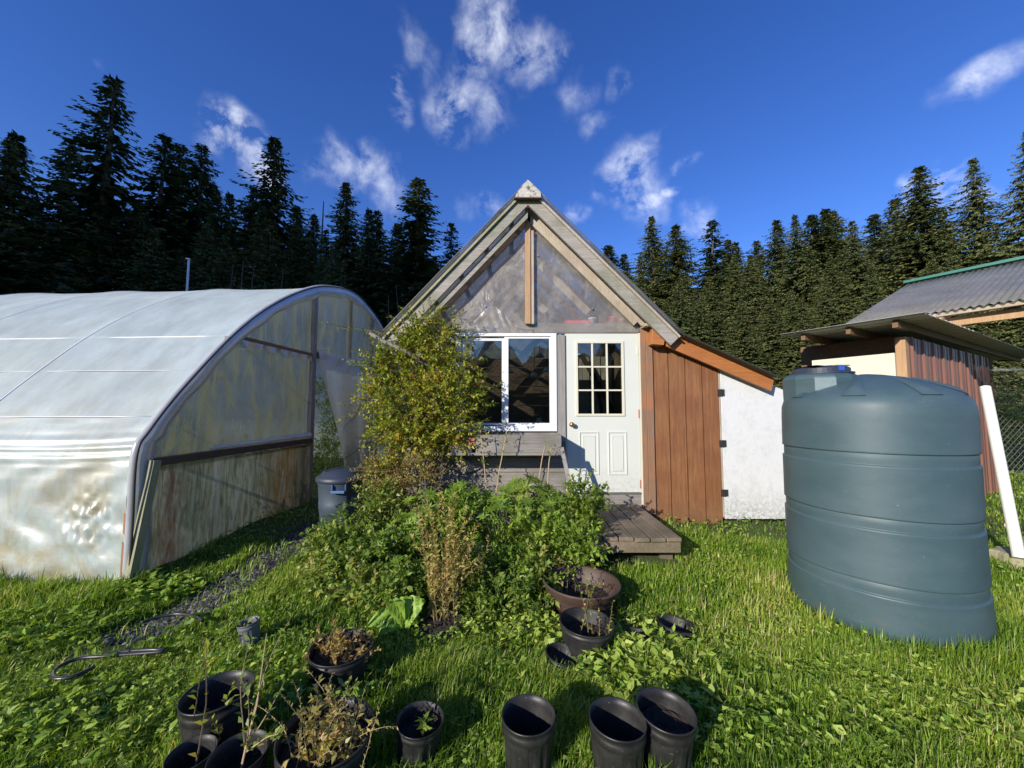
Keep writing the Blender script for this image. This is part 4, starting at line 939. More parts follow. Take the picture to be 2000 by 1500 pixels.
mb.grid(lambda u, v: cpt(-ppts[min(int(round(u*(len(ppts)-1))), len(ppts)-1)][1], ppts[min(int(round(u*(len(ppts)-1))), len(ppts)-1)][0], .15 + 2.36*v), len(ppts)-1, 2)
mb.build('red_siding', M['red_metal'], cp, solid=.003)
cbox(MB(), .03, .06, .10, 3.95, .1, 2.5).build('side_backing', M['dark_wood'], cp)
cbox(MB(), .10, .98, -.02, .02, .6, 2.31).build('front_panel', M['cream_panel'], cp)
cbox(MB(), .0, .095, .0, .095, .1, 2.5).build('corner_post', M['tan_wood'], cp)
cbox(MB(), .10, 1.3, .42, .45, 1.8, 2.58).build('fascia', M['rafter_wood'], cp)
cbox(MB(), .10, 1.02, .022, .05, .1, 2.2).build('front_wall', M['rafter_wood'], cp)
cbox(MB(), -.02, .09, 3.96, 4.08, .1, 2.46).build('rear_post', M['dark_wood'], cp)
# roof
E0 = Vector((4.58, 4.19, 0)); rz = 2.66
def rp(l_, r_, z): return E0 + aL*l_ + aR*r_ + Vector((0,0,z))
mb = MB(); mb.grid(lambda u, v: rp(1.45*u, v*7.5 - .02, rz + .03*v + (.016 if (v*7.5/.20) % 1 < .2 else 0)), 6, 560)
mb.build('porch_roof', plain('galvanised_roof', (.46,.47,.42), .5, metal=.15, var=.25), cp, solid=.003)
for i, l_ in enumerate((.28, .72, 1.22)):
    mb = MB(); mb.beam(rp(l_, .10, rz-.05), rp(l_, 7.3, rz-.02), .05, .085); mb.build('rafter', M['rafter_wood'], cp)
# translucent upper roof behind
up = thing('open_shed', (8.3, 7.9, .2), 'open shed with a grey translucent corrugated roof and a green ridge cap', 'shed')
RA = Vector((8.3, 7.9, 4.22)); EA = Vector((5.40, 6.22, 2.96))
def upp(k, v, off=0): 
    q = RA - aL*k*1.0 + (EA - RA)*v; q.z += off; return q
mb = MB(); mb.grid(lambda u, v: upp(u*6.5, v, .013*math.sin(u*6.5/.08*math.pi*2)), 800, 4); mb.build('corrugated_roof', M['poly_roof'], up, smooth=True, solid=.003)
mb = MB(); mb.beam(upp(-.05, -.01, .045), upp(6.5, -.01, .045), .16, .05); mb.build('ridge_cap', M['teal_metal'], up)
for v in (.25, .5, .75, .97):
    mb = MB(); mb.beam(upp(.1, v, -.07), upp(6.4, v, -.07), .09, .05); mb.build('purlin', M['pale_wood'], up)
for k in (.15, 1.1, 2.3, 3.5, 4.7):
    mb = MB(); mb.beam(upp(k, .0, -.14), upp(k, .99, -.14), .045, .09); mb.build('rafter', M['tan_wood'], up)
for k in (.2, 3.6):
    for v in (.02, .93):
        q = upp(k, v, -.18); mb = MB(); mb.box((q.x-.05, q.y-.05, .1), (q.x+.05, q.y+.05, q.z)); mb.build('post', M['rafter_wood'], up)
mb = MB(); mb.beam(upp(.3, .93, -.22), upp(6, .93, -.22), .05, .12); mb.build('eave_beam', M['tan_wood'], up)

# ------------------------------------------------------------------ chain-link fence
fn = thing('chain_link_fence', (10, 6.95, .4), 'silver chain-link fence with a white top rail beyond the red coop', 'fence')
fx0, fx1, fy, fz0, fz1 = 8.2, 12.4, 6.95, .45, 2.30
mb = MB(); st = .105
k = fx0 - (fz1 - fz0)
while k < fx1:
    for s in (1, -1):
        x0, x1 = (k, k + (fz1-fz0)) if s > 0 else (k + (fz1-fz0), k); za, zb_ = fz0, fz1
        # clip to fence span
        def cl(x):  return (x - x0) / (x1 - x0)
        t0, t1 = 0, 1
        for lim, lo in ((fx0, True), (fx1, False)):
            tt = cl(lim)
            if (x1 > x0) == lo: t0 = max(t0, tt)
            else: t1 = min(t1, tt)
        if t1 > t0: mb.tube([(x0+(x1-x0)*t0, fy + .004*s, za+(zb_-za)*t0), (x0+(x1-x0)*t1, fy + .004*s, za+(zb_-za)*t1)], .0035, 4, False)
    k += st
mb.build('wire_mesh', M['steel'], fn)
mb = MB(); mb.tube([(fx0, fy, fz1+.02), (fx1, fy, fz1+.02)], .022, 10); mb.build('top_rail', M['white_rubber'], fn, smooth=True)
for x in (8.72, 10.8):
    mb = MB(); mb.box((x-.06, fy+.03, .1), (x+.06, fy+.13, 2.5)); mb.build('fence_post', M['rafter_wood'], fn)

# leaning white pipe and the log it stands on
lg = at(1985, 1105, 3.62); lz = float(gz(lg.x, 3.62))
mb = MB(); mb.lathe([(.20, -.02), (.215, .02), (.21, .14), (.19, .16), (.02, .165)], (4.92, 3.78, lz), 22, lambda i, k, r, z: .02*math.sin(k*2.3) + .012*math.sin(k*5.1))
tag(mb.build('wood_stump', M['mossy_wood']), 'low mossy cut stump at the foot of the white pipe', 'stump')
a = at(1990, 1088, 3.66); a.z = lz + .16; b = at(1924, 756, 4.15)
mb = MB(); mb.tube([a, b], .042, 20)
tag(mb.build('white_pipe', M['pipe_white'], smooth=False), 'long white plastic pipe leaning beside the water tank', 'pipe')
# ------------------------------------------------------------------ hoses
def hose(pts, label):
    P = [ong(*p) + Vector((0,0,.02 + p[2]*0)) if len(p) == 3 else ong(*p) + Vector((0,0,.02)) for p in pts]
    Q = []
    for i in range(len(P)-1):
        p0, p1, p2, p3 = P[max(i-1,0)], P[i], P[i+1], P[min(i+2, len(P)-1)]
        for k in range(8):
            t = k/8; Q.append(.5*((2*p1) + (-p0+p2)*t + (2*p0-5*p1+4*p2-p3)*t*t + (-p0+3*p1-3*p2+p3)*t**3))
    Q.append(P[-1]); tag(MB().tube([q + Vector((0,0,.065)) for q in Q], .011, 10).build('garden_hose', M['hose'], smooth=True), label, 'hose', 'black hose pieces in the grass')
hose([(182,1332),(140,1352),(103,1355),(108,1335),(150,1315),(200,1310),(260,1305),(315,1300),(300,1296),(240,1300),(205,1306)], 'looped black hose piece lying in the grass at lower left')
hose([(275,1240),(310,1228),(345,1222),(375,1226),(395,1236)], 'short curved black hose piece by the gravel path')

# ------------------------------------------------------------------ plants
def rnd(a, b, n=None): return RNG.uniform(a, b, n)
class Plant:
    def __init__(s): s.leaf = FM(); s.stem = MB()
    def twig(s, p, d, length, nleaf, ll, lw, tint, curl=.3, r=.003, seg=5, pair=False, tvar=.2, gravity=.15):
        p = Vector(p); d = Vector(d).normalized(); pts = [p.copy()]; step = length / seg
        ax = Vector(RNG.normal(0, 1, 3)) * curl
        for i in range(seg): d = (d + ax * .25 + Vector((0,0,-gravity * .3)) + Vector(RNG.normal(0, .08, 3))).normalized(); p = p + d * step; pts.append(p.copy())
        if r > 0: s.stem.tube(pts, [r * (1 - .75*i/seg) for i in range(seg+1)], 4, False)
        P = []; D = []
        for i in range(nleaf):
            t = (i + .8) / nleaf; k = min(t * seg, seg - .001); j = int(k); q = pts[j].lerp(pts[j+1], k - j); dd = pts[j+1] - pts[j]; dd.normalize()
            sd = Vector(RNG.normal(0, 1, 3)); sd = (sd - dd * sd.dot(dd)).normalized()
            P.append(q); D.append(dd * .6 + sd * .9 + Vector((0,0,.15)))
        if nleaf: s.leaf.leaves(np.array(P), np.array(D), RNG.uniform(.6, 1.15, nleaf)*ll, RNG.uniform(.7, 1.1, nleaf)*lw, np.clip(tint + RNG.normal(0, tvar, nleaf), 0, 1))
        return pts
    def build(s, t, leafm, stemm, ln='leaves', sn='stems'):
        if s.leaf.n: s.leaf.build(ln, leafm, t)
        if s.stem.v: s.stem.build(sn, stemm, t)
LM = {}
LM['vine'] = leafmat('vine_leaves', [(0, (.08,.13,.015)), (.35, (.20,.28,.028)), (.7, (.42,.45,.045)), (.9, (.55,.47,.09)), (1, (.46,.18,.05))], .4)
LM['dry'] = leafmat('dry_leaves', [(0, (.14,.16,.04)), (.4, (.34,.31,.08)), (.75, (.54,.42,.15)), (1, (.42,.20,.09))], .35)
LM['lupine'] = leafmat('lupine_leaves', [(0, (.08,.15,.018)), (.5, (.19,.31,.035)), (1, (.40,.50,.08))], .4)
LM['yellow_lupine'] = leafmat('yellow_lupine_leaves', [(0, (.09,.17,.025)), (.5, (.20,.29,.04)), (1, (.36,.36,.07))], .4)
LM['bed'] = leafmat('bed_leaves', [(0, (.07,.14,.022)), (.5, (.19,.29,.05)), (.85, (.36,.42,.10)), (1, (.42,.34,.12))], .4)
LM['fresh'] = leafmat('fresh_leaves', [(0, (.10,.20,.02)), (1, (.30,.38,.06))], .45)
LM['purple'] = leafmat('purple_petals', [(0, (.10,.08,.30)), (1, (.3,.22,.55))], .3)
LM['red'] = leafmat('red_leaves', [(0, (.12,.05,.03)), (.5, (.28,.12,.06)), (1, (.40,.28,.12))], .3)

def shrub(blobs, n_per, mat, stemm, tw=(.12,.3), leaf=(.022,.011), nl=9, name=None, label=None, cat='shrub', root=None, tint=.5, tvar=.22, group=None, r=.003, grav=.15):
    root = root or Vector((blobs[0][0], blobs[0][1], float(gz(blobs[0][0], blobs[0][1]))))
    t = thing(name, root, label, cat, group); P = Plant()
    for (x, y, z, rx, rz, w_) in blobs:
        c = Vector((x, y, z)); base_t = tint + RNG.normal(0, .06)
        for i in range(int(n_per * w_)):
            u = Vector(RNG.normal(0, 1, 3)); u.normalize(); q = c + Vector((u.x*rx, u.y*rx*.8, u.z*rz)) * RNG.uniform(.25, .95)
            d = (u * .8 + Vector((0, -.2, .25)) + Vector(RNG.normal(0, .5, 3)))
            P.twig(q, d, RNG.uniform(*tw), nl, leaf[0], leaf[1], np.clip(base_t + RNG.normal(0, .10), 0, 1), r=r, seg=3, tvar=tvar, gravity=grav)
    # main stems
    for (x, y, z, rx, rz, w_) in blobs[:14]:
        a = root + Vector((RNG.normal(0,.06), RNG.normal(0,.06), 0)); b = Vector((x, y, z)); m_ = a.lerp(b, .5) + Vector(RNG.normal(0, .06, 3))
        P.stem.tube([a, m_, b], [.011, .008, .004], 6, False)
    P.build(t, mat, stemm); return t
# climbing rose-like shrub on the left of the facade
def bl(px, py, Y, rpx, rzpx=None, w_=1.0):
    q = at(px, py, Y); k = Y / FPX; return (q.x, q.y, q.z, rpx*k, (rzpx or rpx)*k, w_)
vb = [bl(775,745,4.6,42,40,1.2), bl(820,700,4.62,40,36,1.1), bl(860,650,4.65,32,22,.7), bl(822,640,4.6,30,20,.6), bl(858,705,4.6,34,30,.8), bl(893,750,4.55,30,28,.7), bl(742,770,4.5,28,34,.8), bl(735,720,4.5,16,18,.3), bl(762,840,4.45,30,34,.9), bl(915,775,4.5,28,24,.7), bl(850,770,4.5,55,45,1.8),
      bl(790,800,4.5,45,42,1.5), bl(840,835,4.5,50,40,1.6), bl(895,830,4.55,34,34,1.0), bl(765,710,4.6,26,22,.6), bl(800,870,4.45,46,34,1.2), bl(905,705,4.65,14,14,.2), bl(745,755,4.6,22,18,.4), bl(790,675,4.62,18,14,.4), bl(880,865,4.5,30,18,.5), bl(775,905,4.4,30,25,.6)]
vine = shrub(vb, 58, LM['vine'], M['stem'], (.12,.36), (.048,.026), 16, 'climbing_shrub', 'yellow-green climbing shrub covering the shed wall left of the window', 'shrub', Vector((-1.35, 4.55, .2)), .50)
# stray shoots reaching left and over the eave
P = Plant()
for (px, py, dx, dz_, L_) in ((760,655,-1,.08,.75), (745,650,-1,.2,.5), (740,790,-1,.05,.45), (735,800,-1,-.2,.5), (745,850,-1,.1,.2), (900,760,1,-.1,.35), (860,612,.6,.5,.2), (830,608,-.2,.6,.2), (880,620,.9,.2,.3), (735,740,-1,.1,.25)):
    P = Plant(); P.twig(at(px, py, 4.55), (dx, -.1, dz_), L_, int(L_*44), .036, .018, .4, curl=.15, r=.004, seg=7, gravity=.05)
    P.leaf.build('shoot_leaves', LM['vine'], vine); P.stem.build('shoot', M['stem'], vine)
mb = MB(); mb.tube([at(722, 650, 4.6), at(745, 665, 4.6), at(790, 685, 4.62), at(860, 730, 4.65)], [.02, .026, .03, .02], 8); mb.build('old_limb', M['bark_pale'], vine, smooth=True)
shrub([bl(790,925,4.3,42,34), bl(750,950,4.25,38,30), bl(825,935,4.3,34,40), bl(770,985,4.15,40,30), bl(730,920,4.35,24,20,.6)], 85, LM['dry'], M['stem'], (.12,.26), (.030,.014), 10, 'dry_shrub', 'brown dried-out brush tangled under the climbing shrub', 'shrub', Vector((-1.15, 4.3, .15)), .5, .25, r=.0028)

# lupine clumps with palmate leaves
def lupine(px, py, Y, n, rad, h, mat, label, tint=.5, size=.075):
    q = at(px, py, Y); base = Vector((q.x, Y, float(gz(q.x, Y)))); t = thing('lupine_plant', base, label, 'plant', 'lupines in the garden bed')
    P = Plant(); top = q.z
    for i in range(n):
        a = rnd(0, 6.283); rr_ = rad * math.sqrt(rnd(0, 1)); e = Vector((q.x + math.cos(a)*rr_, Y + math.sin(a)*rr_*.9, top - h * (rr_/rad)**1.6 * rnd(.5, 1.1) + rnd(-.03, .03)))
        e.z = max(e.z, base.z + .06)
        b = base + Vector((math.cos(a)*rr_*.3, math.sin(a)*rr_*.3, 0)); P.stem.tube([b, b.lerp(e, .55) + Vector((0,0,.03)), e], [.004, .003, .002], 4, False)
        ax = Vector((math.cos(a)*.4, math.sin(a)*.4 - .35, 1)) + Vector(RNG.normal(0, .25, 3)); ax.normalize()
        x = ax.orthogonal().normalized(); y = ax.cross(x); nl = RNG.integers(8, 12); sz = size * rnd(.7, 1.15); tn = np.clip(tint + RNG.normal(0, .18), 0, 1)
        A = np.arange(nl) / nl * 6.283 + rnd(0, 1); D = np.outer(np.cos(A), x) + np.outer(np.sin(A), y) + np.outer(np.full(nl, rnd(.1, .5)), ax)
        P.leaf.leaves(np.tile(np.array(e), (nl, 1)), D, sz * RNG.uniform(.8, 1.1, nl), sz * .24, np.clip(tn + RNG.normal(0, .08, nl), 0, 1), fold=.10, up=np.tile(np.array(ax), (nl, 1)))
    P.build(t, mat, M['stem_green']); return t
LU = [(835,965,4.0,34,.30,.25,'lupine','dark green lupine below the brown brush at the upper left of the bed',.45,.08),
 (905,955,4.1,40,.30,.22,'lupine','dense dark lupine in front of the grey siding left of the tall stems',.4,.085),
 (1030,935,4.2,44,.30,.30,'yellow_lupine','yellow-green lupine beneath the right end of the window box',.5,.09),
 (1075,960,4.1,36,.26,.25,'yellow_lupine','yellow-green lupine touching the leaning wood strip',.35,.085),
 (985,975,3.95,34,.28,.25,'lupine','lupine in the middle of the bed under the window',.55,.08),
 (815,1010,3.75,40,.30,.25,'lupine','blue-green lupine on the left slope of the bed',.35,.085),
 (760,1040,3.6,32,.26,.2,'lupine','low lupine at the left front of the bed',.45,.07),
 (955,1050,3.55,40,.28,.25,'lupine','dark lupine right of the yellowed upright shrub',.25,.075),
 (790,1100,3.3,26,.22,.15,'lupine','small pale lupine at the lower left front of the bed',.7,.06),
 (1100,1010,3.9,26,.24,.2,'yellow_lupine','yellow-green lupine beside the porch boards',.6,.08)]
for (px, py, Y, n, rad, h, mt, lb, tn, sz) in LU: lupine(px, py, Y, n, rad, h, LM[mt], lb, tn, sz * 1.25)
# leafy perennials filling the mound
PE = [(738,990,3.95,36,36,'bed','bushy herb at the left end of the bed behind the bin',.55), (690,1040,3.75,46,36,'bed','grey-green herb spilling over the left edge of the bed',.6),
 (745,1080,3.5,46,34,'bed','leafy herb at the left front slope of the bed',.5), (690,1105,3.4,46,26,'bed','low spreading herb at the far left corner of the bed',.55),
 (1010,1040,3.7,50,40,'lupine','glossy green perennial in the middle of the bed',.6), (1070,1055,3.6,44,36,'lupine','bright green perennial at the right of the bed',.65),
 (1130,1060,3.5,34,34,'lupine','green perennial crowding the front of the porch',.6), (1000,1110,3.35,50,34,'lupine','deep green perennial at the front of the bed centre',.45),
 (930,1120,3.3,40,36,'bed','mixed green herb at the right foot of the yellowed shrub',.5), (1055,1115,3.3,36,26,'bed','yellow-flecked herb left of the brown bowl',.65),
 (800,1140,3.2,44,24,'bed','low herb at the front left of the yellowed shrub',.4), (880,1000,3.85,44,34,'lupine','green perennial behind the yellowed shrub',.5), (720,1140,3.25,40,22,'bed','trailing herb at the very front left of the bed',.6), (650,1125,3.35,34,18,'bed','low tuft of herb nearest the gravel path',.7), (955,1160,3.1,36,20,'bed','low leafy herb right beside the bare-soil pot',.5), (1035,1160,3.12,30,18,'bed','low leafy herb just left of the bronze bowl',.45), (770,1160,3.1,34,16,'bed','low herb right behind the lime-green dock plant',.55), (640,1060,3.75,30,24,'bed','outermost herb at the left tip of the bed',.65),
 (1140,975,3.9,26,34,'yellow_lupine','tall broad-leaved perennial beside the porch',.4)]
for (px, py, Y, rp_, rz_, mt, lb, tn) in PE:
    b0 = bl(px, py, Y, rp_, rz_); g_ = float(gz(b0[0], b0[1]))
    low = (b0[0], b0[1], max(g_ + .1, b0[2] - b0[4]*1.1), b0[3]*1.05, b0[4]*.8, .8)
    shrub([b0, low], 72, LM[mt], M['stem_green'], (.10,.20), (.058,.028), 11, 'leafy_perennial', lb, 'plant', Vector((b0[0], b0[1], g_)), tn, .18, 'leafy perennials in the garden bed', r=.0022)
# yellowed upright shrub in a pot at the bed's front
def dry_upright(px, y0, y1, Y, wpx, n, label, mat, name='upright_shrub'):
    a = at(px, y1, Y); b = at(px, y0, Y); g_ = float(gz(a.x, Y)); t = thing(name, Vector((a.x, Y, g_)), label, 'shrub'); P = Plant(); w_ = wpx / FPX * Y
    for i in range(n):
        x = a.x + RNG.normal(0, w_*.25); y = Y + RNG.normal(0, w_*.25); h = (b.z - g_) * rnd(.55, 1.05)
        P.twig((x, y, g_+.05), (rnd(-.22,.22), rnd(-.2,.2), 1), h, int(h*95), .040, .018, rnd(.25,.75), curl=.12, r=.002, seg=7, gravity=.0)
    P.build(t, mat, M['stem_pale']); return t
dry_upright(865, 985, 1200, 3.0, 66, 36, 'yellowed upright shrub with drying leaves at the front of the bed', LM['dry'])
dry_upright(905, 1050, 1170, 3.15, 34, 18, 'thin browned shrub right behind the yellowed upright one', LM['dry'])
# tall bare flower stems in front of the window box
for (pts, lb, tf) in (([(950,960),(945,900),(938,840)], 'thin tall stem with leaf tufts in front of the timber blocks', 1),
                      ([(968,970),(975,920),(985,870),(990,838)], 'thick pinkish stem rising across the window mullion', 1),
                      ([(1052,940),(1058,900),(1064,872)], 'slender upright stem below the right end of the window box', 0),
                      ([(1070,935),(1072,905),(1076,875)], 'slender green stem nearest the leaning strip', 0)):
    P = Plant(); pp = [at(x, y, 4.3) for x, y in pts]; g_ = float(gz(pp[0].x, 4.3)); root = Vector((pp[0].x, 4.3, g_)); pp = [root] + pp
    t = thing('tall_plant', root, lb, 'plant', 'tall stems in front of the window box'); P.stem.tube(pp, [.008] + [.006]*(len(pp)-2) + [.004], 6, False)
    for q in pp[1:]:
        if tf or q is pp[-1]:
            for k in range(9): P.twig(q + Vector((0,0,rnd(-.05,.05))), RNG.normal(0, 1, 3) + np.array([0,-.2,.3]), .05, 2, .05, .013, .5, r=0, seg=2)
    P.build(t, LM['yellow_lupine'], M['stem_pale'])
# purple lupine spike
q = at(830, 965, 4.05); P = Plant(); root = Vector((q.x, 4.05, float(gz(q.x, 4.05)))); t = thing('purple_lupine', root, 'lupine with a small pale purple flower spike by the brown brush', 'flower')
P.stem.tube([root, q + Vector((0,0,.13))], [.005, .003], 6, False); n_ = 110; zz = RNG.uniform(-.05, .13, n_); an = RNG.uniform(0, 6.28, n_)
P.leaf.leaves(np.stack([q.x + .004*np.cos(an), q.y + .004*np.sin(an), q.z + zz], 1), np.stack([np.cos(an), np.sin(an), np.full(n_, .4)], 1), .022*(1.1 - zz*3), .012, RNG.uniform(0, 1, n_))
P.build(t, LM['purple'], M['stem_green'], 'petals')
# big light green dock leaves
q = ong(785, 1240); t = thing('dock_plant', q, 'large bright lime-green dock plant in front of the bed', 'plant'); mb = MB()
for (ex, ey, L_, wd) in ((712,1225,.0,.065), (762,1172,0,.055), (798,1165,0,.055), (830,1172,0,.07), (735,1245,0,.06), (820,1205,0,.06)):
    e = at(ex, ey, q.y + (.05 if ex > 780 else -.08)); d = e - q; sd = d.cross(Vector((0,-.8,.5))).normalized(); nn = sd.cross(d).normalized()
    mb.grid(lambda u, v: q + d*u + Vector((0,0,.09*math.sin(u*3.14))) + sd*wd*1.9*(v-.5)*abs(math.sin(min(1, u*1.05+.02)*3.05))**.7 + nn*(.018*math.sin(u*17+v*9) + .02*abs(v-.5)), 14, 6)
m, n, l, p = newmat('dock_leaf'); f = noise(n, l, 14, 3); c = ramp(n, l, f, [(.3, (.24,.42,.05)), (.7, (.38,.56,.09))]); l.new(c, p.inputs['Base Color']); p.inputs['Roughness'].default_value = .45
tr = n.new('ShaderNodeBsdfTranslucent'); l.new(c, tr.inputs['Color']); mx = n.new('ShaderNodeMixShader'); mx.inputs[0].default_value = .4; l.new(p.outputs[0], mx.inputs[1]); l.new(tr.outputs[0], mx.inputs[2]); l.new(mx.outputs[0], n['Material Output'].inputs['Surface'])
mb.build('leaves', m, t, smooth=True)

# ------------------------------------------------------------------ pots
FOOT = []     # circles kept free of grass
def pot(px, py, wpx, h, label, soil=.5, tilt=(0,0), kind='round', name='nursery_pot', mat=None, cat='plant pot', sink=0.0, group='black nursery pots in the grass'):
    d = ray(px, py); zr = h - sink; tt_ = 0
    x = y = 0
    for _ in range(6):
        t_ = (zr + tt_ - EYE) / d.z; x, y = d.x*t_, d.y*t_; tt_ = float(gz(x, y))
    r_ = wpx / 2 / FPX * y * .925; q = Vector((x, y, tt_ - sink)); t = thing(name, q, label, cat, group)
    FOOT.append((x, y, r_ * .93)); rb_ = r_ * .80
    if kind == 'bowl': pr = [(r_*.5, 0), (r_*.62, .01), (r_*.80, h*.5), (r_*.86, h*.75), (r_*.97, h*.8), (r_*.97, h*.95), (r_*1.02, h), (r_*1.0, h+.012), (r_*.93, h), (r_*.86, h*.8), (r_*.78, h*.5), (r_*.6, .05)]
    else: pr = [(rb_*.97, 0), (rb_, .005), (rb_ + (r_-rb_)*.30, h*.3), (rb_ + (r_-rb_)*.62, h*.64), (r_*.955, h*.76), (r_*.955, h*.78), (r_*.985, h*.79), (r_*.985, h*.88), (r_*.97, h*.89), (r_*.975, h*.955), (r_*1.005, h*.965), (r_*1.01, h), (r_*.975, h), (r_*.94, h*.86), (r_*.92, h*.7), (rb_*.94, h*.2), (rb_*.9, .02)]
    S = 96
    def md(i, k, r, z):
        if kind == 'bowl': return 0
        q_ = .014 * r * math.sin(2 * 2 * math.pi * k / S + px)
        if 1 <= i <= 3: return q_ - (.007 if (k % 8) < 3 else 0)
        return q_
    mb = MB(); n0 = len(pr)
    mb.lathe(pr, q, S, md)
    mt = mat or M['black_plastic']; b = mb.build('pot', mt, t, smooth=True)
    sr = (rb_ + (r_-rb_)*soil) * .93; mb = MB(); sz_ = h*soil
    mb.grid(lambda u, v: (q.x + sr*u*math.cos(v*6.2832), q.y + sr*u*math.sin(v*6.2832), q.z + sz_ + .006*math.sin(u*19+v*31) + .008*math.sin(v*44)*u*(1-u)), 8, 40); mb.build('soil', M['soil'], t)
    t.rotation_euler = (R(tilt[0]), R(tilt[1]), 0); return t, q, r_
GP = 'black nursery pots in the grass'
pot(1032,1392,105,.25,'empty black nursery pot in the middle of the bottom row', .25, (1,0))
pot(1203,1400,110,.26,'empty ribbed black nursery pot touching the soil-filled one on its right', .3, (1,1))
tC, qC, rC = pot(1292,1380,112,.27,'black nursery pot filled with dark soil, rightmost of the bottom row', .72, (3,3))
tD, qD, rD = pot(818,1400,90,.18,'low black pot with one small green seedling', .6, (3,3))
tE, qE, rE = pot(430,1348,125,.29,'tall black pot with a few yellow leaves and slotted sides', .55, (0,-2))
tF, qF, rF = pot(378,1465,82,.2,'small black pot at the bottom left with a single reddish sapling', .5, (3,0))
tG, qG, rG = pot(470,1465,104,.2,'black pot at the bottom left with a bare branching sapling', .45, (3,0))
tH, qH, rH = pot(634,1425,178,.22,'widest black pot at the bottom edge crowded with leafy weeds', .75, (1,3))
tI, qI, rI = pot(665,1262,122,.20,'black pot full of yellow and orange autumn leaves', .75, (0,2))
tJ, qJ, rJ = pot(1143,1213,110,.19,'black pot with thin leafy stalks in front of the brown bowl', .55, (0,3))
pot(1095,1275,70,.12,'small half-sunk black pot left of the stalk-filled one', .2, (2,8), sink=.02)
pot(1241,1240,52,.08,'tiny black pot nearly lost in the grass behind the bottom row', .2, (5,5), sink=.02)
pot(1318,1218,78,.11,'tilted black pot alone in the lawn to the right', .4, (-4,8), sink=.02)
pot(862,1213,90,.08,'low dark pot of bare soil at the foot of the yellowed shrub', .9, (2,0), sink=.02)
tN, qN, rN = pot(494,1212,40,.16,'narrow grey tube pot leaning beside the gravel path', .3, (2,-10), mat=M['grey_plastic'])
bz_m = plain('bronze_bowl', (.075,.046,.036), .6, var=.45, scale=5, bmp=.4)
tO, qO, rO = pot(1133,1135,156,.22,'wide bronze-brown bowl planter at the right front of the bed', .5, (0,2), 'bowl', 'planter_bowl', bz_m, 'planter', group=None)
# plants in pots (children of their pot's thing)
def inpot(t, q, r_, mk, mat, stemm):
    P = Plant(); mk(P); P.build(t, mat, stemm, 'leaves', 'stems')
def V3(q, dx, dy, dz_): return Vector((q.x+dx, q.y+dy, q.z+dz_))
def seedling(P):
    b = V3(qD, .02, -.01, .11); P.stem.tube([b, b + Vector((0,0,.07))], .004, 6, False)
    for k in range(14):
        a = k*2.4; P.leaf.leaves([b + Vector((0,0,.015+.004*k))], [(math.cos(a), math.sin(a), .55)], [.055], [.020], np.array([rnd(.3,1)]))
inpot(tD, qD, rD, seedling, LM['fresh'], M['stem_green'])
def sparse(q, r_, h0, n, h, nl, ll, lw, tn, spread=.35, r=.004):
    def f(P):
        for i in range(n): P.twig(V3(q, RNG.normal(0, r_*.35), RNG.normal(0, r_*.35), h0), (RNG.normal(0,spread), RNG.normal(0,spread), 1), h*rnd(.6,1.1), nl, ll, lw, tn, curl=.35, r=r, seg=7, gravity=.05)
    return f
inpot(tE, qE, rE, sparse(qE, rE, .15, 5, .22, 10, .035, .018, .6, .3, .003), LM['vine'], M['stem'])
def sap(P):
    b = V3(qG, 0, 0, .08); top = b + Vector((.06, .02, .30))
    P.stem.tube([b, b + Vector((.02,.01,.12)), top, top + Vector((.03,.01,.28))], [.006,.005,.0035,.0015], 7, False)
    for (d, L_) in (((.7,0,.6),.32), ((-.15,.05,1),.42), ((.35,-.1,1),.36), ((.55,.1,.9),.28), ((.1,.1,1),.5)):
        P.twig(b + Vector((.02,.01,.11)), d, L_, 14, .038, .018, .5, curl=.35, r=.003, seg=7, gravity=-.02)
inpot(tG, qG, rG, sap, LM['bed'], M['stem_pale'])
def redsap(P):
    P.twig(V3(qF, 0, 0, .08), (.12, .1, 1), .55, 5, .045, .022, .75, curl=.08, r=.0045, seg=8, gravity=0)
    P.twig(V3(qF, .01, 0, .35), (.05, .05, 1), .28, 8, .05, .028, .5, curl=.1, r=.003, seg=5, gravity=0)
inpot(tF, qF, rF, redsap, LM['vine'], M['stem'])
inpot(tH, qH, rH, lambda P: (sparse(qH, rH, .14, 26, .26, 16, .036, .018, .5, .4, .0022)(P), sparse(qH, rH, .14, 16, .36, 34, .016, .006, .35, .35, .0018)(P)), LM['dry'], M['stem_pale'])
inpot(tI, qI, rI, lambda P: (sparse(qI, rI, .14, 30, .14, 11, .036, .017, .75, .5, .0022)(P), sparse(qI, rI, .14, 12, .2, 10, .028, .012, .55, .4, .002)(P)), LM['dry'], M['stem'])
inpot(tJ, qJ, rJ, lambda P: sparse(qJ, rJ, .10, 5, .36, 15, .028, .015, .5, .14, .003)(P), LM['vine'], M['stem'])
inpot(tO, qO, rO, lambda P: sparse(qO, rO*.6, .10, 6, .26, 14, .026, .013, .5, .2, .003)(P), LM['vine'], M['stem'])
inpot(tN, qN, rN, lambda P: sparse(qN, rN*.6, .05, 3, .3, 7, .05, .02, .4, .3, .003)(P), LM['bed'], M['stem'])

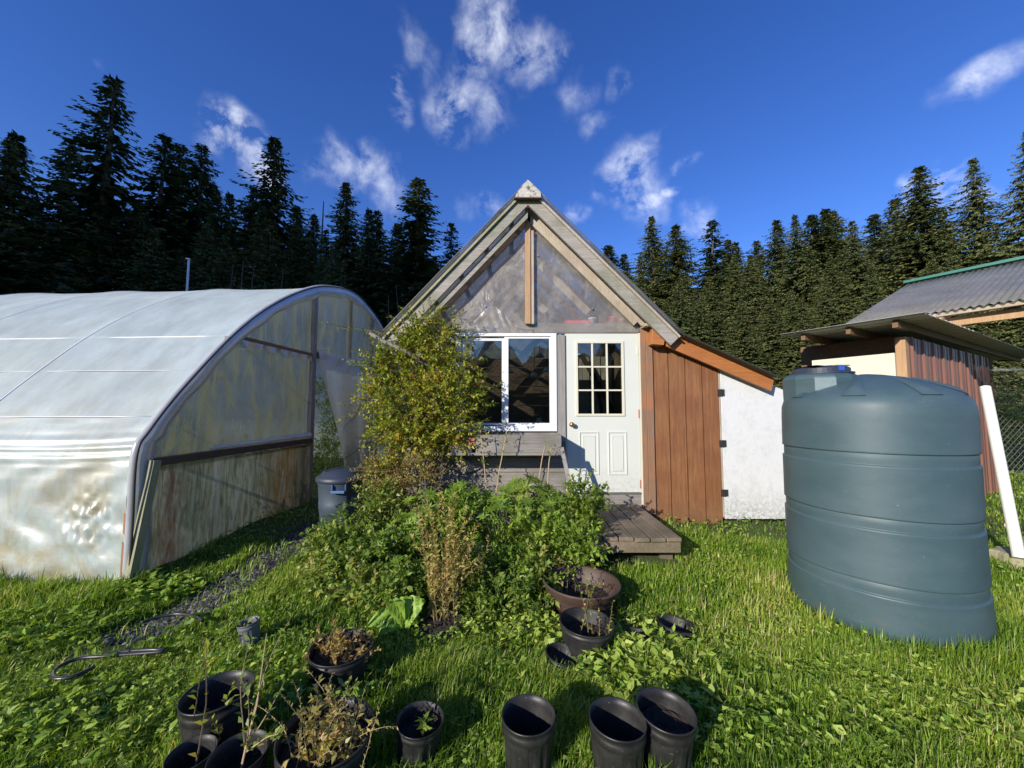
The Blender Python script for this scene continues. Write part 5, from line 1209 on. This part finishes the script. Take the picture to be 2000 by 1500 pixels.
# ------------------------------------------------------------------ lawn
def inside(x, y):
    k = np.zeros(len(x), bool)
    k |= (x > dxa-.02) & (x < dxb+.01) & (y > dya+.0) & (y < dyb)
    k |= (y > FY-.02) & (y < 9) & (x > xL) & (x < xe + .02)
    k |= (x - TC.x)**2 + (y - TC.y)**2 < (TR-.0)**2
    rel_s = (x - G0.x)*GE.x + (y - G0.y)*GE.y; rel_a = (x - G0.x)*GA.x + (y - G0.y)*GA.y
    k |= (rel_s > -.0) & (rel_a > -.05)
    for (cx, cy, cr) in FOOT: k |= (x-cx)**2 + (y-cy)**2 < cr**2
    # path, thin grass
    py_ = np.array([path_xy(t) for t in np.linspace(0, 1, 40)])
    pxi = np.interp(y, py_[::-1, 1], py_[::-1, 0]); dpt = np.abs(x - pxi); on = (y > 2.45) & (y < 6.6)
    k |= on & (dpt < .22) & (RNG.random(len(x)) < .88)
    return k
def pn(x, y, s=1.0): return .5 + .5*np.sin(x*1.9*s + 2*np.sin(y*1.3*s + .7)) * np.sin(y*2.3*s + 1.7*np.sin(x*1.1*s))
def lawn(n, y0, y1, hmin, hmax, wd, seed_t=0, spread=1.7):
    y = np.sqrt(RNG.uniform(y0**2, y1**2, n)); x = RNG.uniform(-1, 1, n) * (y * spread + .4)
    m_ = ~inside(x, y) & (x > -12); x, y = x[m_], y[m_]; n = len(x)
    v = pn(x, y); v2 = pn(x + 3, y*1.3, 3.1); v4 = pn(x*1.7 - 2, y*2.1 + 4, 3.3); h = hmin + (hmax - hmin) * (RNG.random(n)**1.3) * (.25 + .55*v2 + .55*v4**2) * (.6 + .5*v)
    # longer tufts along the tunnel wall and round the bed
    edge = np.exp(-((y - (G0.y - .15))/.25)**2) * (x < -3.2); tk_ = np.exp(-((np.hypot(x - TC.x, y - TC.y) - TR - .06)/.10)**2); dk_ = np.exp(-((x - 1.1)/.6)**2 - ((y - 3.48)/.12)**2); ft_ = sum(np.exp(-((np.hypot(x - cx, y - cy) - cr - .03)/.05)**2) for (cx, cy, cr) in FOOT if cy < 2.05); h *= 1 + 1.3*edge + .9*tk_ + .7*dk_ + .55*np.minimum(ft_, 1)
    keep = RNG.random(n) < (.55 + .45 * v2); x, y, h = x[keep], y[keep], h[keep]; v = v[keep]; v2 = v2[keep]; n = len(x)
    a = RNG.uniform(0, 6.283, n); lean = RNG.uniform(.1, .95, n); L1 = h*.55; L2 = h*.45
    dx = np.cos(a); dy = np.sin(a); sx = -dy; sy = dx; z = gz(x, y) - .004; w_ = wd * RNG.uniform(.6, 1.3, n) * (1 + .12 * y)
    dx = dx + .25; 
    B = np.stack([x, y, z], 1); S = np.stack([sx, sy, 0*x], 1) * w_[:, None] * .5
    Mi = B + np.stack([dx*lean*L1*.45, dy*lean*L1*.45, L1], 1); Tp = Mi + np.stack([dx*lean*L2*1.3, dy*lean*L2*1.3, L2*(1.05 - lean*.75)], 1)
    V = np.stack([B - S, B + S, Mi + S*.85, Mi - S*.85, Tp], 1).reshape(-1, 3); I = np.arange(n)[:, None]*5
    v3 = pn(x*.8 + 1.7, y*1.1 + 2, 1.3); dry = np.exp(-(((x - 2.05)/.5)**2 + ((y - 3.5)/.6)**2))
    tn = np.clip(.15 + .3*v2*v + .35*v3 + .35*dry*RNG.random(n) + RNG.normal(0, .17, n) + (RNG.random(n) < .06)*.5, 0, 1)
    return V, I + np.array([[0,1,2,3]]), I + np.array([[3,2,4]]), np.repeat(tn, 5)
fm = FM()
for args in ((200000, .95, 2.6, .04, .16, .0045), (200000, 2.6, 4.4, .035, .14, .0055), (75000, 4.4, 8.5, .03, .12, .008), (30000, 8.5, 16, .05, .2, .02)):
    fm.add(*[z for z in lawn(*args)][:1], *[z for z in lawn(*args)][1:]) if False else (lambda r_: fm.add(r_[0], Q=r_[1], T=r_[2], A=r_[3]))(lawn(*args))
gmt = leafmat('grass_blades', [(0, (.06,.13,.012)), (.4, (.17,.29,.028)), (.7, (.33,.44,.055)), (.88, (.50,.50,.13)), (1, (.58,.50,.26))], .4, .4, .4)
tag(fm.build('grass', gmt), 'rough sunlit lawn grass growing round the pots and the tank', 'grass', kind='stuff')
# clover, buttercup and dock leaves between the blades
def cover(n, y0, y1, hh, sz, tint0):
    y = np.sqrt(RNG.uniform(y0**2, y1**2, n)); x = RNG.uniform(-1, 1, n) * (y*1.42 + .4)
    m_ = ~inside(x, y); x, y = x[m_], y[m_]; v = pn(x*1.3 + 5, y*1.1, 1.7); k = RNG.random(len(x)) < v**1.3; x, y = x[k], y[k]; n = len(x)
    z = gz(x, y) + RNG.uniform(.02, hh, n); 
    for j in range(3):
        a = RNG.uniform(0, 6.28, n) ; D = np.stack([np.cos(a), np.sin(a), RNG.uniform(-.1, .5, n)], 1); s_ = sz * RNG.uniform(.6, 1.3, n)
        fm.leaves(np.stack([x, y, z], 1), D, s_, s_*.75, np.clip(tint0 + RNG.normal(0, .22, n), 0, 1), fold=.12)
fm = FM()
cover(9000, .95, 2.8, .08, .022, .6); cover(9000, 2.8, 5.5, .09, .028, .5); cover(350, 1.0, 2.6, .07, .05, .6)
def patch(cx, cy, rx, ry, n, sz, tint0, h=.10):
    x = cx + RNG.normal(0, rx, n); y = cy + RNG.normal(0, ry, n); k = ~inside(x, y); x, y = x[k], y[k]; n = len(x); z = gz(x, y) + RNG.uniform(.01, h, n)
    for j in range(5):
        a = RNG.uniform(0, 6.28, n); D = np.stack([np.cos(a), np.sin(a), RNG.uniform(.1, .9, n)], 1); s_ = sz * RNG.uniform(.6, 1.3, n)
        fm.leaves(np.stack([x, y, z], 1), D, s_, s_*RNG.uniform(.28, .6, n), np.clip(tint0 + RNG.normal(0, .2, n), 0, 1), fold=.14)
for (px, py, rx, ry, n_, sz_, tn_) in ((1190,1290,.22,.14,240,.055,.75), (1260,1330,.18,.12,150,.06,.8), (1650,1320,.5,.22,260,.026,.7), (1850,1400,.3,.14,140,.035,.8), (1480,1440,.25,.1,90,.04,.6), (1040,1230,.22,.10,200,.045,.75),
    (880,1240,.18,.06,120,.04,.7), (250,1400,.4,.15,300,.035,.55), (120,1250,.5,.15,260,.05,.4), (330,1160,.25,.08,120,.07,.55), (60,1450,.3,.1,160,.05,.6), (1960,1450,.12,.06,40,.045,.4), (1400,1250,.3,.15,160,.03,.7), (560,1370,.25,.1,120,.05,.5)):
    q = ong(px, py); patch(q.x, q.y, rx, ry, n_, sz_, tn_)
tag(fm.build('ground_cover', leafmat('clover_leaves', [(0, (.08,.17,.02)), (.5, (.24,.38,.045)), (1, (.46,.54,.12))], .35, .5)), 'low clover and buttercup leaves spread through the lawn', 'ground cover', kind='stuff')
# brown leaf litter by the bin and dry debris
# weeds beyond the coop and inside the doorway
shrub([bl(1985,790,9.5,60,50), bl(1950,830,9,40,40), bl(2050,800,9.5,60,60)], 130, LM['bed'], M['stem_green'], (.2,.5), (.07,.03), 9, 'weed_bush', 'green weedy bush growing behind the chain-link fence', 'bush', None, .6)
shrub([bl(640,900,7.0,20,50), bl(650,850,7.6,20,40), bl(635,770,7.4,22,44), bl(660,800,8.0,30,60)], 120, LM['bed'], M['stem_green'], (.15,.3), (.04,.02), 9, 'weed_bush', 'dark green bush seen through the open tunnel doorway, made taller to darken the gap', 'bush', None, .3)  # upper clumps added above the low bush to darken the opening
for (x, lb) in ((-4.2, 'dark green crop row added just inside the tunnel doorway to darken it'), (-5.6, 'dark green crop row added deeper inside the plastic tunnel to darken its interior')):
    shrub([(x, 4.6 + .7*k, .5, .4, .35, .8) for k in range(7)], 40, LM['bed'], M['stem_green'], (.2,.4), (.09,.05), 9, 'added_crop_row', lb, 'crop', None, .3)  # plant rows added to cover the bright far film and darken the interior

# keep the sky's own Cycles sampling modest
sc.cycles.transparent_max_bounces = 24
